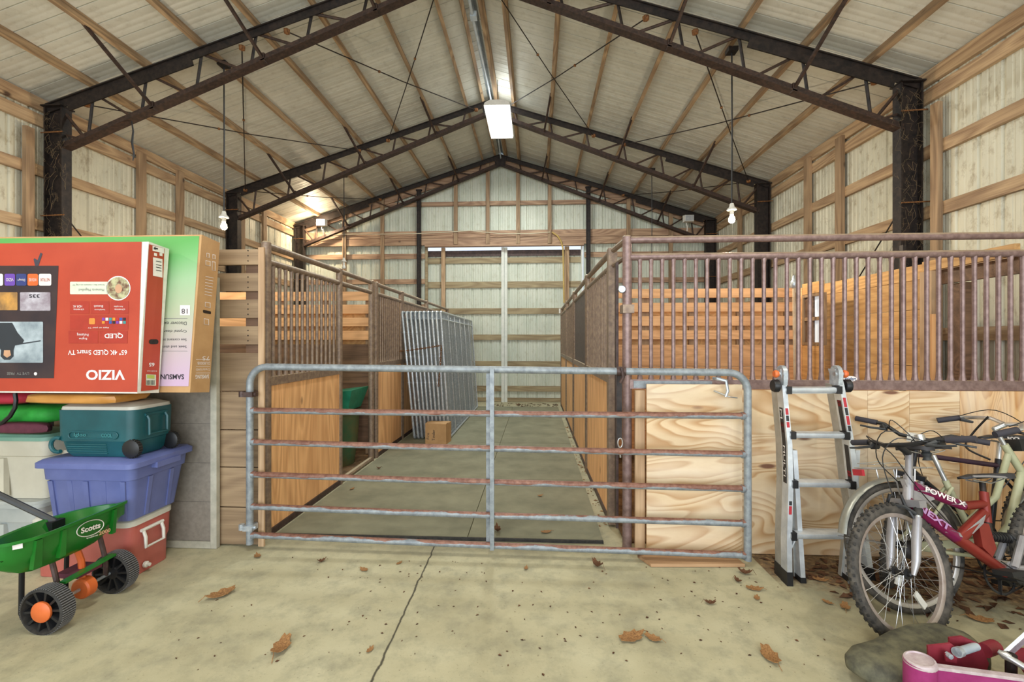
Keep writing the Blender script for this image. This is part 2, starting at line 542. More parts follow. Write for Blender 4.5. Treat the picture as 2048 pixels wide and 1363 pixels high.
# side walls: ribbed sheets
def side_wall(name, x, sgn):
    mb = MB()
    pr = ribs(YF, 11.3)
    for (a, h), (b, g) in zip(pr, pr[1:]):
        mb.poly([(x+sgn*h, a, 0), (x+sgn*g, b, 0), (x+sgn*g, b, 4.42), (x+sgn*h, a, 4.42)])
    bmesh.ops.remove_doubles(mb.bm, verts=mb.bm.verts[:], dist=1e-5)
    o = mb.build(name, 'sheet_wall', sharp=.3)
    return struct(o)
side_wall('wall_left', XL, -1)
side_wall('wall_right', XRW, 1)
# back wall with the big doorway
DX0, DX1, DZ = -2.70, 1.15, 3.82
mb = MB()
pr = ribs(XL-.1, XRW+.1)
xs = sorted(set([p for p in pr]+[(DX0, 0), (DX1, 0), (XR, 0)]))
for (a, h), (b, g) in zip(xs, xs[1:]):
    m_ = (a+b)/2
    z0 = DZ if DX0 < m_ < DX1 else 0
    mb.poly([(a, YB+h, z0), (b, YB+g, z0), (b, YB+g, zt(b)+.12), (a, YB+h, zt(a)+.12)])
bmesh.ops.remove_doubles(mb.bm, verts=mb.bm.verts[:], dist=1e-5)
struct(mb.build('wall_back', 'sheet_back', sharp=.3))
# roof sheets, ribs running down the slope
mb = MB()
pr = ribs(YF, 11.5, rib=.022, w=.012, minor=.0012, sl=.003)
for sx, xe in ((-1, -6.15), (1, 4.5)):
    for (a, h), (b, g) in zip(pr, pr[1:]):
        z0, z1 = ZR+.105, zt(xe)+.105
        x0 = XR+sx*.05
        mb.poly([(x0, a, z0+h), (x0, b, z0+g), (xe, b, z1+g), (xe, a, z1+h)])
bmesh.ops.remove_doubles(mb.bm, verts=mb.bm.verts[:], dist=1e-5)
struct(mb.build('ceiling', 'sheet_roof', sharp=.3))
# ridge cap of fine-ribbed grey sheet
mb = MB()
n_ = 150
for k in range(n_):
    a = YF+(11.4-YF)*k/n_; b = YF+(11.4-YF)*(k+1)/n_
    h, g = (.006, 0) if k % 2 else (0, .006)
    for sx in (-1, 1):
        mb.poly([(XR, a, ZR+.135+h), (XR, b, ZR+.135+g), (XR+sx*.16, b, ZR+.075+g), (XR+sx*.16, a, ZR+.075+h)])
M['cap'] = m_noisy('grey_ridge_cap', '#7f8a8e', '#a5acac', 8, .5, .3)
struct(mb.build('trim_1', 'cap'))

# ---- sliding doors in the back wall
for k, (x0, x1, nm) in enumerate(((-2.95, -.80, 'door_1'), (-.74, 1.12, 'door_2'))):
    yd = YB+.16
    pr = ribs(x0, x1)
    mb = MB()
    for (a, h), (b, g) in zip(pr, pr[1:]):
        mb.poly([(a, yd+h, .02), (b, yd+g, .02), (b, yd+g, 3.70), (a, yd+h, 3.70)])
    bmesh.ops.remove_doubles(mb.bm, verts=mb.bm.verts[:], dist=1e-5)
    d = mb.build(nm, 'sheet_back', sharp=.3); struct(d)
    for z0, z1 in ((3.42, 3.56), (2.81, 2.97), (2.16, 2.31), (1.52, 1.66), (.86, 1.0), (.25, .39), (.0, .10)):
        MB().box(x0+.01, x1-.01, yd-.045, yd-.002, z0+.005, z1).build('door_girt', 'door_girt', d)
    mb = MB().box(x0, x1, yd-.05, yd+.02, 3.60, 3.74)
    mb.build('top_rail', M['pipe_dark'], d)
M['white_metal'] = m_noisy('white_painted_post', '#d3d6cb', '#e2e3da', 12, .5)
o = MB().box(-.845, -.775, YB+.03, YB+.13, 0, 3.80).box(-.77, -.70, YB+.05, YB+.13, 0, 3.80).build('door_post', 'white_metal', bevel=.004)
tag(o, 'tall white post where the two sliding doors meet', 'post')
# left jamb of pale wood, right jamb white to imitate the light gap
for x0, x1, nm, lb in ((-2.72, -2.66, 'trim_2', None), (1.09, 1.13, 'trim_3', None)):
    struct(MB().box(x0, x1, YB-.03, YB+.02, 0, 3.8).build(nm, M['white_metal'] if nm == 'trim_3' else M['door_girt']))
# boards standing on the inside of the doors
for x0, x1, z0, lb in ((-2.33, -2.24, 0, 'pale wooden upright crossing the left sliding door'), (.70, .81, 0, 'shaded wooden upright crossing the right sliding door')):
    o = MB().box(x0, x1, YB+.02, YB+.10, z0, 3.80).build('door_upright', 'edge2x4'); tag(o, lb, 'post', 'uprights inside the sliding doors')

# ---- timber frame of the back wall
def board(name, x0, x1, y0, y1, z0, z1, mat, label, cat, group):
    o = MB().box(x0, x1, y0, y1, z0, z1).build(name, mat, bevel=.004)
    return tag(o, label, cat, group)
board('header_beam', -5.7, 4.0, 10.98, 11.02, 3.835, 4.00, 'girt_x', 'lower of the two wide boards above the sliding doors', 'beam', 'header boards on the back wall')
board('header_beam', -5.7, 4.0, 10.985, 11.025, 4.01, 4.18, 'girt_x', 'upper of the two wide boards above the sliding doors', 'beam', 'header boards on the back wall')
board('door_lintel', DX0, DX1, 10.94, 11.06, 3.79, 3.832, 'girt_x', 'thin flat board along the top of the door opening', 'beam', None)
board('wall_girt', -2.95+XR*0-.9, 2.3, 11.02, 11.07, 4.80, 4.90, 'girt_x', 'highest horizontal board on the back gable wall', 'girt', 'girts on the back wall')
for x0, x1, side in ((-5.85, -2.72, 'left'), (1.17, 4.15, 'right')):
    for z, w in ((3.58, 'top'), (2.96, 'second'), (2.34, 'third'), (1.70, 'fourth')):
        board('wall_girt', x0, x1, 11.03, 11.08, z-.06, z+.06, 'girt_x', '%s horizontal board on the back wall %s of the doors' % (w, side), 'girt', 'girts on the back wall')
for x, full, lb in ((-4.70, 1, 'wooden stud on the back wall farthest left, by the floodlight'), (-3.75, 1, 'wooden stud on the back wall left of the dark steel post'),
                    (-1.94, 0, 'first wooden stud left of centre above the doors'), (-1.16, 0, 'wooden stud above the left door near the centre'),
                    (-.43, 0, 'wooden stud just right of the ridge above the doors'), (.33, 0, 'wooden stud above the right sliding door'),
                    (2.20, 1, 'wooden stud on the back wall right of the dark steel post'), (3.19, 1, 'wooden stud on the back wall nearest the right corner')):
    z1 = zt(x)-.05
    board('wall_stud', x-.045, x+.045, 10.93, 10.98, 0 if full else 3.84, z1, 'post', lb, 'post', 'studs on the back wall')
for s_, nm in ((-1, 'left'), (1, 'right')):
    a = V((XR+s_*.12, 11.0, ZR-.13)); b = V((XR+s_*4.85, 11.0, zt(XR+s_*4.85)-.10))
    o = MB().beam(a, b, .04, .2).build('gable_rafter', 'girt_x', bevel=.004)
    tag(o, 'wide board along the %s slope of the back gable' % nm, 'rafter', 'gable boards')
# dark steel posts
for x, lb in ((-2.84, 'dark steel post left of the sliding doors'), (1.25, 'dark steel post right of the sliding doors')):
    t = thing('steel_post', lb, 'post', (x, 10.94, 0), group='steel posts on the back wall')
    MB().box(-.05, -.035, -.033, .033, 0, 5.15).box(.035, .05, -.033, .033, 0, 5.15).box(-.05, .05, -.01, .01, 0, 5.15).build('shaft', 'steel', t)
    MB().box(-.07, .07, -.033, .033, 5.15, 5.18).build('cap_plate', 'steel', t)

# ---- roof purlins
pl = [(-.98, 'left of the ridge cap'), (-1.28, 'first out from the ridge on the left slope'), (-1.93, 'second from the ridge on the left slope'), (-2.60, 'third from the ridge on the left slope'), (-3.28, 'fourth from the ridge on the left slope'),
      (-3.95, 'fifth from the ridge on the left slope'), (-4.63, 'sixth from the ridge on the left slope'), (-5.30, 'lowest on the left slope'),
      (-.72, 'right of the ridge cap'), (-.40, 'first out from the ridge on the right slope'), (.28, 'second from the ridge on the right slope'), (.95, 'third from the ridge on the right slope'), (1.62, 'fourth from the ridge on the right slope'),
      (2.29, 'fifth from the ridge on the right slope'), (2.97, 'sixth from the ridge on the right slope'), (3.64, 'lowest on the right slope')]
for x, lb in pl:
    z = zt(x)
    tilt = SL if x < XR else -SL
    o = MB().beam((x, YF, z+.052), (x, 11.05, z+.052), .048, .1, (-tilt, 0, 1)).build('roof_purlin', 'purlin', bevel=.004)
    tag(o, 'wooden roof purlin '+lb, 'purlin', 'purlins under the roof sheets')

# ---- side wall girts, eave boards and posts
for x, s_, nm in ((XL, 1, 'left'), (XRW, -1, 'right')):
    xa, xb = sorted((x+s_*.004, x+s_*.05))
    xc, xd = sorted((x+s_*.05, x+s_*.10))
    board('eave_board', xa, xb, YF, 11.0, 4.25, 4.40, 'girt', 'eave board right under the roof along the %s wall' % nm, 'beam', 'eave boards')
    board('eave_board', xa, xb, YF, 11.0, 4.06, 4.20, 'girt', 'second board down from the roof along the %s wall' % nm, 'beam', 'eave boards')
    for z, w in ((3.53, 'uppermost'), (2.88, 'second highest'), (2.22, 'third highest'), (1.57, 'lowest visible'))[:4 if nm == 'right' else 3]:
        board('wall_girt', xa, xb, YF, 11.0, z-.065, z+.065, 'girt', '%s girt along the %s wall' % (w, nm), 'girt', 'girts on the side walls')
    for y0, y1, w in ((4.93, 5.02, 'tight before the first steel column'), (6.42, 6.55, 'first past the nearest steel column'), (7.16, 7.29, 'second past the nearest steel column'), (8.75, 8.88, 'just beyond the second steel column'), (9.5, 9.62, 'nearest the back corner')):
        ztop = 3.98 if w.startswith('tight') else 4.30
        board('wall_post', xc, xd, y0, y1, 0, ztop, 'post', 'wooden post on the %s wall %s' % (nm, w), 'post', 'posts on the side walls')

# ---- steel trusses and columns
tn = ('nearest roof truss, cut by the top of the frame', 'middle roof truss above the hanging bulbs', 'far roof truss in front of the back gable wall')
near_cols = []
nodes = [.45, 1.10, 1.77, 2.44, 3.11, 3.79, 4.46]
def zb(d):  # underside chord, d from the ridge
    return 5.70+(3.80-5.70)*d/4.84
for ti, Y in enumerate(TRUSS_Y):
    t = thing('roof_truss', 'dark rusty steel '+tn[ti], 'roof truss', (XR, Y, ZR), group='roof trusses')
    for s_ in (-1, 1):
        mb = MB()
        mb.beam((XR, Y-.028, ZR-.055), (XR+s_*5.02, Y-.028, zt(XR+5.02)-.055), .012, .1)
        mb.beam((XR, Y, ZR-.010), (XR+s_*5.02, Y, zt(XR+5.02)-.010), .11, .014)
        mb.build('top_chord', 'steel', t, world=True)
        mb = MB()
        dend = 4.84
        mb.beam((XR+s_*.02, Y, zb(.02)), (XR+s_*dend, Y, zb(dend)), .11, .014)
        mb.beam((XR+s_*.02, Y-.03, zb(.02)+.03), (XR+s_*dend, Y-.03, zb(dend)+.03), .012, .07)
        mb.build('bottom_chord', 'rust_steel', t, world=True)
        MB().beam((XR+s_*3.2, Y-.03, zt(XR+3.2)-.13), (XR+s_*4.75, Y-.03, zt(XR+4.75)-.13), .014, .09).build('splice_bar', 'steel', t, world=True)
        for i, d in enumerate(nodes):
            top = V((XR+s_*d, Y, zt(XR+d)-.05))
            foot = d+.07
            MB().tube([top, (XR+s_*foot, Y, zb(foot))], .0165, 6).build('web_bar', 'rust_steel' if ti else 'steel', t, world=True)
            if i:
                foot = nodes[i-1]+.14
                MB().tube([top, (XR+s_*foot, Y, zb(foot))], .0165, 6).build('web_bar', 'rust_steel', t, world=True)
        MB().tube([(XR+s_*4.86, Y, zt(XR+4.86)-.1), (XR+s_*4.55, Y, zb(4.55))], .018, 6).build('web_bar', 'rust_steel', t, world=True)
        MB().tube([(XR+s_*4.95, Y, zb(4.84)+.22), (XR+s_*4.6, Y, zb(4.6)+.03)], .014, 6).build('web_bar', 'rust_steel', t, world=True)
        for d in (1.10, 2.44, 3.79):
            a = V((XR+s_*(d-.1), Y-.02, zb(d-.1)+.02)); b = V((XR+s_*d, Y-.78, zt(XR+d)+.03))
            mb = MB().beam(a, b, .03, .03)
            mb.beam(a+V((0, 0, -.03)), a+V((0, 0, .06)), .07, .05)
            mb.build('knee_brace', 'rust_steel', t, world=True)
    MB().prism([(XR-.16, Y-.05, ZR-.07), (XR+.16, Y-.05, ZR-.07), (XR+.1, Y-.05, ZR-.3), (XR-.1, Y-.05, ZR-.3)], (0, .012, 0)).build('ridge_plate', 'steel', t, world=True)
    for s_, nm in ((-1, 'left'), (1, 'right')):
        x0 = XR+s_*4.80; x1 = XR+s_*5.03
        xa, xb = sorted((x0, x1))
        c = thing('steel_column', 'dark steel column under the %s end of the %s' % (nm, ('nearest truss', 'middle truss', 'far truss')[ti]), 'column', ((x0+x1)/2, Y, 0), group='steel columns')
        if ti == 0: near_cols.append(c)
        MB().box(xa, xa+.018, Y-.06, Y+.06, 0, 4.30).build('flange', 'steel', c, world=True)
        MB().box(xb-.018, xb, Y-.06, Y+.06, 0, 4.30).build('flange', 'steel', c, world=True)
        MB().box(xa+.018, xb-.018, Y-.006, Y+.006, 0, 4.30).build('web', 'steel', c, world=True)
        MB().box(xa-.01, xb+.01, Y-.09, Y+.09, 4.30, 4.315).build('cap_plate', 'steel', c, world=True)
        MB().tube([(xa-.01, Y-.08, 3.98), (xb+.03, Y-.08, 3.99)], .008, 6).tube([(xa-.01, Y-.08, 2.99), (xb+.05, Y-.08, 3.0)], .008, 6).build('tie_bolt', 'rust', c, world=True)

# old cobwebs hanging on the two nearest columns
M['web'] = m_plain('dusty_cobweb', '#7d6a4e', .9)
def cobweb(c, x0, x1, y):
    mb = MB()
    for _ in range(150):
        p = V((R.uniform(x0, x1), y+R.uniform(-.06, .03), R.uniform(1.8, 4.25))); pts = [p]
        for k in range(4):
            p = p+V((R.uniform(-.05, .05), R.uniform(-.02, .02), R.uniform(-.09, .05))); pts.append(p)
        mb.tube(pts, .0009, 3, caps=False)
    mb.build('cobweb', 'web', c, world=True)['kind'] = 'stuff'
cobweb(near_cols[0], -5.93, -5.58, 5.12)
cobweb(near_cols[1], 3.9, 4.2, 5.12)

# ---- diagonal bracing rods between trusses
rods = []
for s_, nm in ((-1, 'left'), (1, 'right')):
    for (d0, d1), w in (((4.6, 2.45), 'sloping inward over the outer half'), ((2.65, 4.65), 'sloping outward over the outer half'), ((2.1, .25), 'sloping inward to the ridge'), ((.25, 1.9), 'sloping outward from the ridge')):
        rods.append((XR+s_*d0, 5.25, XR+s_*d1, 8.35, 'thin %s bracing rod in the near roof bay %s' % (nm, w)))
    rods.append((XR+s_*4.6, 8.45, XR+s_*2.9, 10.8, 'thin bracing rod in the far roof bay on the %s' % nm))
for x0, y0, x1, y1, lb in rods:
    a = V((x0, y0, zt(x0)-.11)); b = V((x1, y1, zt(x1)-.11))
    mid = (a+b)/2-V((0, 0, .03))
    t = thing('bracing_rod', lb, 'rod', a, group='roof bracing rods')
    MB().tube([a, mid, b], .0075, 6).build('rod', 'steel', t, world=True)
    mb = MB()
    mb.lathe([(.0, -.03), (.035, -.02), (.04, .02), (.0, .03)], 6, MX.Translation(a))
    mb.build('anchor', 'rust', t, world=True)
    mb = MB(); mb.lathe([(.0, -.03), (.035, -.02), (.04, .02), (.0, .03)], 6, MX.Translation(b)); mb.build('anchor', 'rust', t, world=True)
    mb = MB(); mb.lathe([(.0, -.02), (.018, -.012), (.018, .012), (.0, .02)], 6, MX.Translation(a*.62+b*.38-V((0, 0, .025)))); mb.build('turnbuckle', 'rust', t, world=True)
for s_, nm, x in ((-1, 'left', -5.75), (1, 'right', 4.08)):
    a = V((x, 5.32, 2.98)); b = V((x, 7.05, 1.2))
    o = MB().tube([a, b], .008, 6).build('wall_brace_rod', 'steel')
    tag(o, 'thin diagonal rod down the %s wall from the nearest steel column' % nm, 'rod', 'wall bracing rods')
# hanging strap on the near truss, left
p = PY(261, 246, 5.17)+V((0, .015, .03))
o = MB().tube([p, p+V((.02, 0, -.12)), p+V((.005, 0, -.25)), p+V((.03, 0, -.4)), p+V((.015, 0, -.47))], [.006, .009, .012, .01, .005], 6).build('hanging_strap', 'black')
tag(o, 'short dark strap dangling from the left part of the nearest truss', 'strap')

# ---- conduit along the ridge and cables on the back wall
M['pvc'] = m_noisy('grey_conduit', '#a5b1ba', '#c3ccd0', 10, .45)
t = thing('ridge_conduit', 'grey plastic conduit running along the ridge to the big light', 'conduit', (XR, 6, 5.9))
MB().tube([(XR+.02, YF+1, ZR-.02), (XR-.01, 6.2, ZR-.04), (XR+.03, 7.9, ZR-.06)], .022, 8).build('pipe', 'pvc', t, world=True)
MB().box(XR-.04, XR+.05, 6.1, 6.2, ZR-.07, ZR+.0).build('coupling', 'pvc', t, world=True, bevel=.008)
MB().tube([(XR+.03, 7.9, ZR-.06), (XR+.05, 9.5, ZR-.10), (XR+.02, 10.75, ZR-.12)], .015, 8).build('far_pipe', 'pvc', t, world=True)
M['cable'] = m_plain('pale_cable', '#dcd3b8', .5)
pts = [PY(*q, 10.9) for q in ((620, 487), (640, 477), (665, 472), (690, 468), (760, 468), (830, 467), (880, 465), (940, 461), (1000, 467), (1060, 467), (1100, 464))]
o = MB().tube(pts, .009, 6).build('electrical_cable', 'cable'); tag(o, 'pale electrical cable sagging along the top of the header boards', 'cable')
M['conduit_y'] = m_noisy('tan_conduit', '#b89a55', '#c9ad6c', 10, .5)
pts = [PY(*q, 10.93) for q in ((1104, 464), (1115, 471), (1122, 482), (1126, 496), (1127, 540), (1128, 605))]
t = thing('wall_conduit', 'tan conduit bending down in front of the right sliding door', 'conduit', pts[0])
MB().tube(pts, .02, 8).build('pipe', 'conduit_y', t, world=True)
q = PY(1122, 622, 10.93)
MB().box(q.x-.05, q.x+.04, q.y-.03, q.y+.03, q.z-.05, q.z+.06).build('junction_box', 'white', t, world=True, bevel=.008)

# ================================================================== LIGHTS THAT HANG IN THE BARN
def pendant(x, y, z, label, lit, power=0):
    t = thing('pendant_bulb', label, 'hanging bulb', (x, y, z), group='bulbs hanging on cords')
    top = zt(x)-.02-z
    mb = MB(); mb.box(-.055, .055, -.055, .055, top-.02, top+.03).build('ceiling_box', 'steel', t, bevel=.006)
    MB().tube([(0, 0, top-.02), (.004, 0, top*.5), (0, 0, .17)], .0085, 6).build('cord', 'black', t)
    MB().lathe([(.0, .20), (.022, .19), (.03, .15), (.055, .125), (.055, .112), (.024, .105), (.022, .06), (.0, .06)], 16).build('socket', 'white', t)
    b = MB().lathe([(.017, .065), (.019, .05), (.032, .025), (.038, 0), (.033, -.022), (.018, -.036), (.0, -.04)], 16).build('bulb', 'bulb' if lit else 'white', t)
    if lit:
        d = bpy.data.lights.new('bulb_light', 'POINT'); d.energy = power*2.0; d.color = (1, .84, .62); d.shadow_soft_size = .05
        lo = bpy.data.objects.new('bulb_light', d); COL.objects.link(lo); lo.parent = t; lo.location = (0, 0, -.10)
    return t
pendant(-3.90, 5.5, 2.93, 'lit bulb on a long cord at left above the tall cardboard boxes', True, 30)
pendant(2.31, 5.5, 2.93, 'lit bulb on a long cord at right above the barred stall front', True, 30)
pendant(-3.98, 9.25, 3.03, 'unlit bulb hanging at far left below the floodlight', False)
pendant(2.32, 9.25, 3.05, 'unlit bulb on the long cord at far right', False)

def floodlight(px, py, y, label, lit):
    c = PY(px, py, y)
    t = thing('floodlight', label, 'floodlight', c, group='wall floodlights')
    h = MB().loft([[(-.10, -.10, -.07), (.10, -.10, -.07), (.10, -.10, .07), (-.10, -.10, .07)], [(-.12, 0, -.08), (.12, 0, -.08), (.12, 0, .08), (-.12, 0, .08)], [(-.08, .06, -.05), (.08, .06, -.05), (.08, .06, .05), (-.08, .06, .05)]]).build('housing', 'white', t, bevel=.006)
    MB().box(-.088, .088, -.108, -.1, -.058, .058).build('lens', 'flood' if lit else 'alu', t)
    MB().tube([(-.03, .02, -.07), (-.03, .02, -.14), (.0, .03, -.16)], .012, 6).tube([(.0, .03, -.12), (0, .06, -.26)], .014, 6).build('bracket', 'white' if not lit else 'grey_dark', t)
    if lit:
        d = bpy.data.lights.new('flood_light', 'AREA'); d.energy = 75; d.color = (1, .80, .55); d.size = .17
        lo = bpy.data.objects.new('flood_light', d); COL.objects.link(lo); lo.parent = t; lo.location = (0, -.13, 0)
        lo.rotation_euler = (PI/2-.35, 0, .3)
        d = bpy.data.lights.new('flood_spill', 'POINT'); d.energy = 22; d.color = (1, .80, .55); d.shadow_soft_size = .06
        lo = bpy.data.objects.new('flood_spill', d); COL.objects.link(lo); lo.parent = t; lo.location = (0, -.2, -.02)
floodlight(645, 446, 10.7, 'glaring floodlight in the far left corner under the roof', True)
floodlight(1376, 438, 10.6, 'unlit pale floodlight in the far right corner under the roof', False)

# big six-tube fixture under the ridge
t = thing('high_bay_fixture', 'bright white fluorescent fixture hanging under the ridge', 'ceiling light', (-.645, 8.1, 5.4))
mb = MB()
mb.prism([(-.22, -.6, .0), (-.20, -.6, .05), (-.12, -.6, .09), (.12, -.6, .09), (.20, -.6, .05), (.22, -.6, .0)], (0, 1.2, 0))
mb.build('housing', 'white', t)
for k in range(6):
    x = -.165+k*.066
    MB().tube([(x, -.58, -.012), (x, .56, -.012)], .0125, 8).build('lamp_tube', 'tube', t)
    MB().prism([(x-.033, -.59, -.03), (x, -.59, -.0), (x+.033, -.59, -.03), (x, -.59, .004)], (0, 1.18, 0)).build('reflector', m_emit('lit_reflector', '#f4fbff', 5) if k == 0 else bpy.data.materials['lit_reflector'], t)
for y in (-.45, .45):
    MB().tube([(0, y, .09), (0, y, .5)], .006, 6).build('hanger_wire', 'steel', t)
MB().box(-.21, .21, .57, .6, -.03, .02).build('lamp_holder_strip', 'white', t)
d = bpy.data.lights.new('fixture_light', 'AREA'); d.energy = 150; d.color = (.95, 1, .97); d.shape = 'RECTANGLE'; d.size = .42; d.size_y = 1.15
lo = bpy.data.objects.new('fixture_light', d); COL.objects.link(lo); lo.parent = t; lo.location = (0, 0, -.05)
d = bpy.data.lights.new('added_roof_fill', 'POINT'); d.energy = 11; d.color = (.9, .97, 1); d.shadow_soft_size = .2  # extra lamp above the housing, added to brighten the roof sheets
lo = bpy.data.objects.new('added_roof_fill', d); COL.objects.link(lo); lo.parent = t; lo.location = (0, 0, .3)
# ================================================================== STALLS
ZT1, ZT2, ZC = 2.232, 2.108, 1.19
def stall_front(label, a, b, bars=True, kick=True, post_a=True, post_b=True, pitch=.0868, bar_xs=None, dim=True, group='barred stall fronts', sheet=False, second=True, post_r=.034):
    """welded pipe stall front from a to b (plan points): posts, two rails, bars, capped kick boards"""
    a, b = V((a[0], a[1], 0)), V((b[0], b[1], 0))
    d = (b-a); Ln = d.length; d.normalize()
    t = thing('stall_partition', label, 'stall partition', a, group=group)
    pm = 'pipe_dim' if dim else 'pipe'
    up = V((0, 0, 1))
    for on, p in ((post_a, a), (post_b, b)):
        if on:
            MB().tube([p, p+up*(ZT1+.02), p+up*(ZT1+.03)], [post_r, post_r, post_r*.7], 12).build('post', pm, t, world=True)
    MB().tube([a+up*ZT1, b+up*ZT1], .026, 12).build('top_rail', pm, t, world=True)
    if second: MB().tube([a+up*ZT2, b+up*ZT2], .026, 12).build('second_rail', pm, t, world=True)
    if bars:
        ps = bar_xs if bar_xs else [pitch*(k+1) for k in range(int((Ln-.05)/pitch))]
        proto = None
        for s in ps:
            if proto is None:
                proto = MB().tube([(0, 0, ZC+.03), (0, 0, ZC+.06), (0, 0, ZC+.10), (0, 0, ZT2-.05), (0, 0, ZT2-.015)], [.023, .017, .0145, .0145, .019], 8, caps=False).build('bar', pm, t)
                proto.location = d*s
            else: copy_part(proto, t, d*s)
    if sheet:
        MB().beam(a+d*.05+up*((ZC+ZT2)/2), b-d*.05+up*((ZC+ZT2)/2), .012, ZT2-ZC-.02).build('sheet_panel', 'pipe_dark', t, world=True)
    if kick:
        MB().beam(a+up*(ZC), b+up*(ZC), .06, .066).build('cap_rail', pm, t, world=True, bevel=.005)
        mb = MB()
        nb = max(1, round(Ln/.13))
        for k in range(nb):
            p = a+d*(.03+(Ln-.06)*k/nb); q = a+d*(.03+(Ln-.06)*(k+1)/nb-.003)
            mb.beam(p+up*.605, q+up*.605, .032, 1.10)
        mb.build('kick_board', 'tongue', t, world=True)
        MB().beam(a+up*.028, b+up*.028, .05, .05).build('bottom_rail', 'pipe_dark', t, world=True)
    return t

XLS, XRS = -2.06, .60
# left side of the aisle
stall_front('barred stall front on the left of the aisle nearest the gate', (XLS, 3.38), (XLS, 4.67), group='stall fronts along the aisle', pitch=.0895)
t = stall_front('pair of overhead rails spanning the open left stall doorway', (XLS, 4.69), (XLS, 5.60), bars=False, kick=False, post_a=False, group='stall fronts along the aisle')
MB().tube([(XLS, 4.72, .03), (XLS, 5.6, .03)], .028, 8).build('sill_pipe', 'pipe_dim', t, world=True)
stall_front('barred stall front on the left of the aisle behind the open doorway', (XLS, 5.76), (XLS, 6.85), group='stall fronts along the aisle')
stall_front('left stall front mostly hidden by the stacked wire panels', (XLS, 6.9), (XLS, 8.45), group='stall fronts along the aisle')
stall_front('farthest left stall front by the sliding door', (XLS, 8.5), (XLS, 10.5), group='stall fronts along the aisle')
# right side of the aisle
t = stall_front('right stall front behind the gate with a square dark end post', (XRS+.02, 3.76), (XRS, 5.24), post_a=False, group='stall fronts along the aisle')
MB().box(.585, .655, 3.70, 3.79, .02, 2.25).build('post', 'pipe_dim', t, world=True, bevel=.006)
MB().tube([(XRS+.02, 3.76, ZT1), (XRS+.05, 3.36, ZT1)], .022, 8).tube([(XRS+.02, 3.76, ZT2), (XRS+.05, 3.36, ZT2)], .018, 8).build('corner_rail', 'pipe_dim', t, world=True)
for k in range(3):
    MB().box(.60+.01*k, .618+.01*k, 3.44+.08*k, 3.46+.08*k, .1, 2.09).build('slot_bar', 'pipe_dark', t, world=True)
stall_front('right stall front with a solid dark upper sheet', (XRS, 5.30), (XRS, 7.0), sheet=True, bars=False, group='stall fronts along the aisle')
stall_front('third right stall front down the aisle', (XRS, 7.1), (XRS, 8.7), group='stall fronts along the aisle')
stall_front('farthest right stall front by the sliding door', (XRS, 8.75), (XRS, 10.5), group='stall fronts along the aisle')

# right stall front facing the camera
bx = [(.752-.66)+.0793*k for k in range(43)]
t = stall_front('long brown barred stall front facing the camera above the plywood', (.66, 3.335), (4.18, 3.335), bar_xs=bx, dim=False, kick=False, post_b=False, group=None)
MB().box(.66, 4.18, 3.305, 3.365, 1.158, 1.224).build('cap_rail', 'pipe', t, world=True, bevel=.005)
MB().box(.70, 1.25, 3.30, 3.304, 1.165, 1.215).build('worn_face', 'gate0', t, world=True)
MB().box(.62, .70, 3.28, 3.40, 1.70, 1.76).build('weld_lug', 'pipe_dim', t, world=True, bevel=.004)
mb = MB(); mb.lathe([(0, -.02), (.024, -.018), (.028, 0), (.024, .018), (0, .02)], 12, MX.Translation((.615, 3.30, 1.87)) @ MX.Rotation(PI/2, 4, 'X')); mb.build('bolt_head', 'galv', t, world=True)
# maker's plate on the cap rail
c = PY(1700, 757, 3.301)
plate = MB().lathe([(.046, 0), (.046, .003)], 24, MX.Translation(c) @ MX.Rotation(PI/2, 4, 'X') @ MX.Diagonal((1, .42, 1, 1))).build('maker_plate', 'print_white', t, world=True); plate['label'] = 'white oval maker plate'
M['print_blue'] = m_plain('blue_print', '#35507e', .6)
letter('lettering', 'Priefert', [c+V(q) for q in ((-.037, -.005, -.012), (.037, -.005, -.012), (.037, -.005, .012), (-.037, -.005, .012))], M['print_blue'], plate, .01)

# plywood kick boards below it
def ply(x0, x1, y0, y1, z0, z1, mat, label, name='plywood_sheet', group='plywood sheets under the barred front'):
    o = MB().box(x0, x1, y0, y1, z0, z1).build(name, mat, bevel=.002)
    return tag(o, label, 'plywood', group)
ply(.775, 1.425, 3.225, 3.245, .012, 1.198, 'ply1', 'pale knotty plywood sheet behind the right end of the gate')
ply(1.43, 2.30, 3.285, 3.303, .006, 1.155, 'ply2', 'pale plywood sheet behind the ladder')
ply(2.302, 2.578, 3.285, 3.303, .006, 1.155, 'ply3', 'narrow plywood sheet right of the sheet behind the ladder')
ply(2.58, 2.91, 3.285, 3.303, .006, 1.155, 'ply5', 'plywood sheet above the bicycle saddles, left of the darker board')
ply(2.912, 4.16, 3.285, 3.303, .006, 1.155, 'ply4', 'orange upright-grained plywood at the right edge behind the bicycles')
o = MB().box(.705, .772, 3.27, 3.30, .0, 1.15).build('edge_board', 'edge2x4', bevel=.003); tag(o, 'narrow brown board beside the brown corner post', 'board')
# scrap of board on the floor under the gate
a = PZ(1275, 1115); b = PZ(1490, 1112); cc = PZ(1475, 1131)
o = MB().prism([(a.x, a.y, .003), (a.x+.06, a.y-.13, .003), (cc.x+.04, cc.y-.02, .003), (cc.x+.02, cc.y+.09, .003)], (0, 0, .02)).build('scrap_board', 'plank'); tag(o, 'thin scrap board lying on the floor under the gate end', 'board')

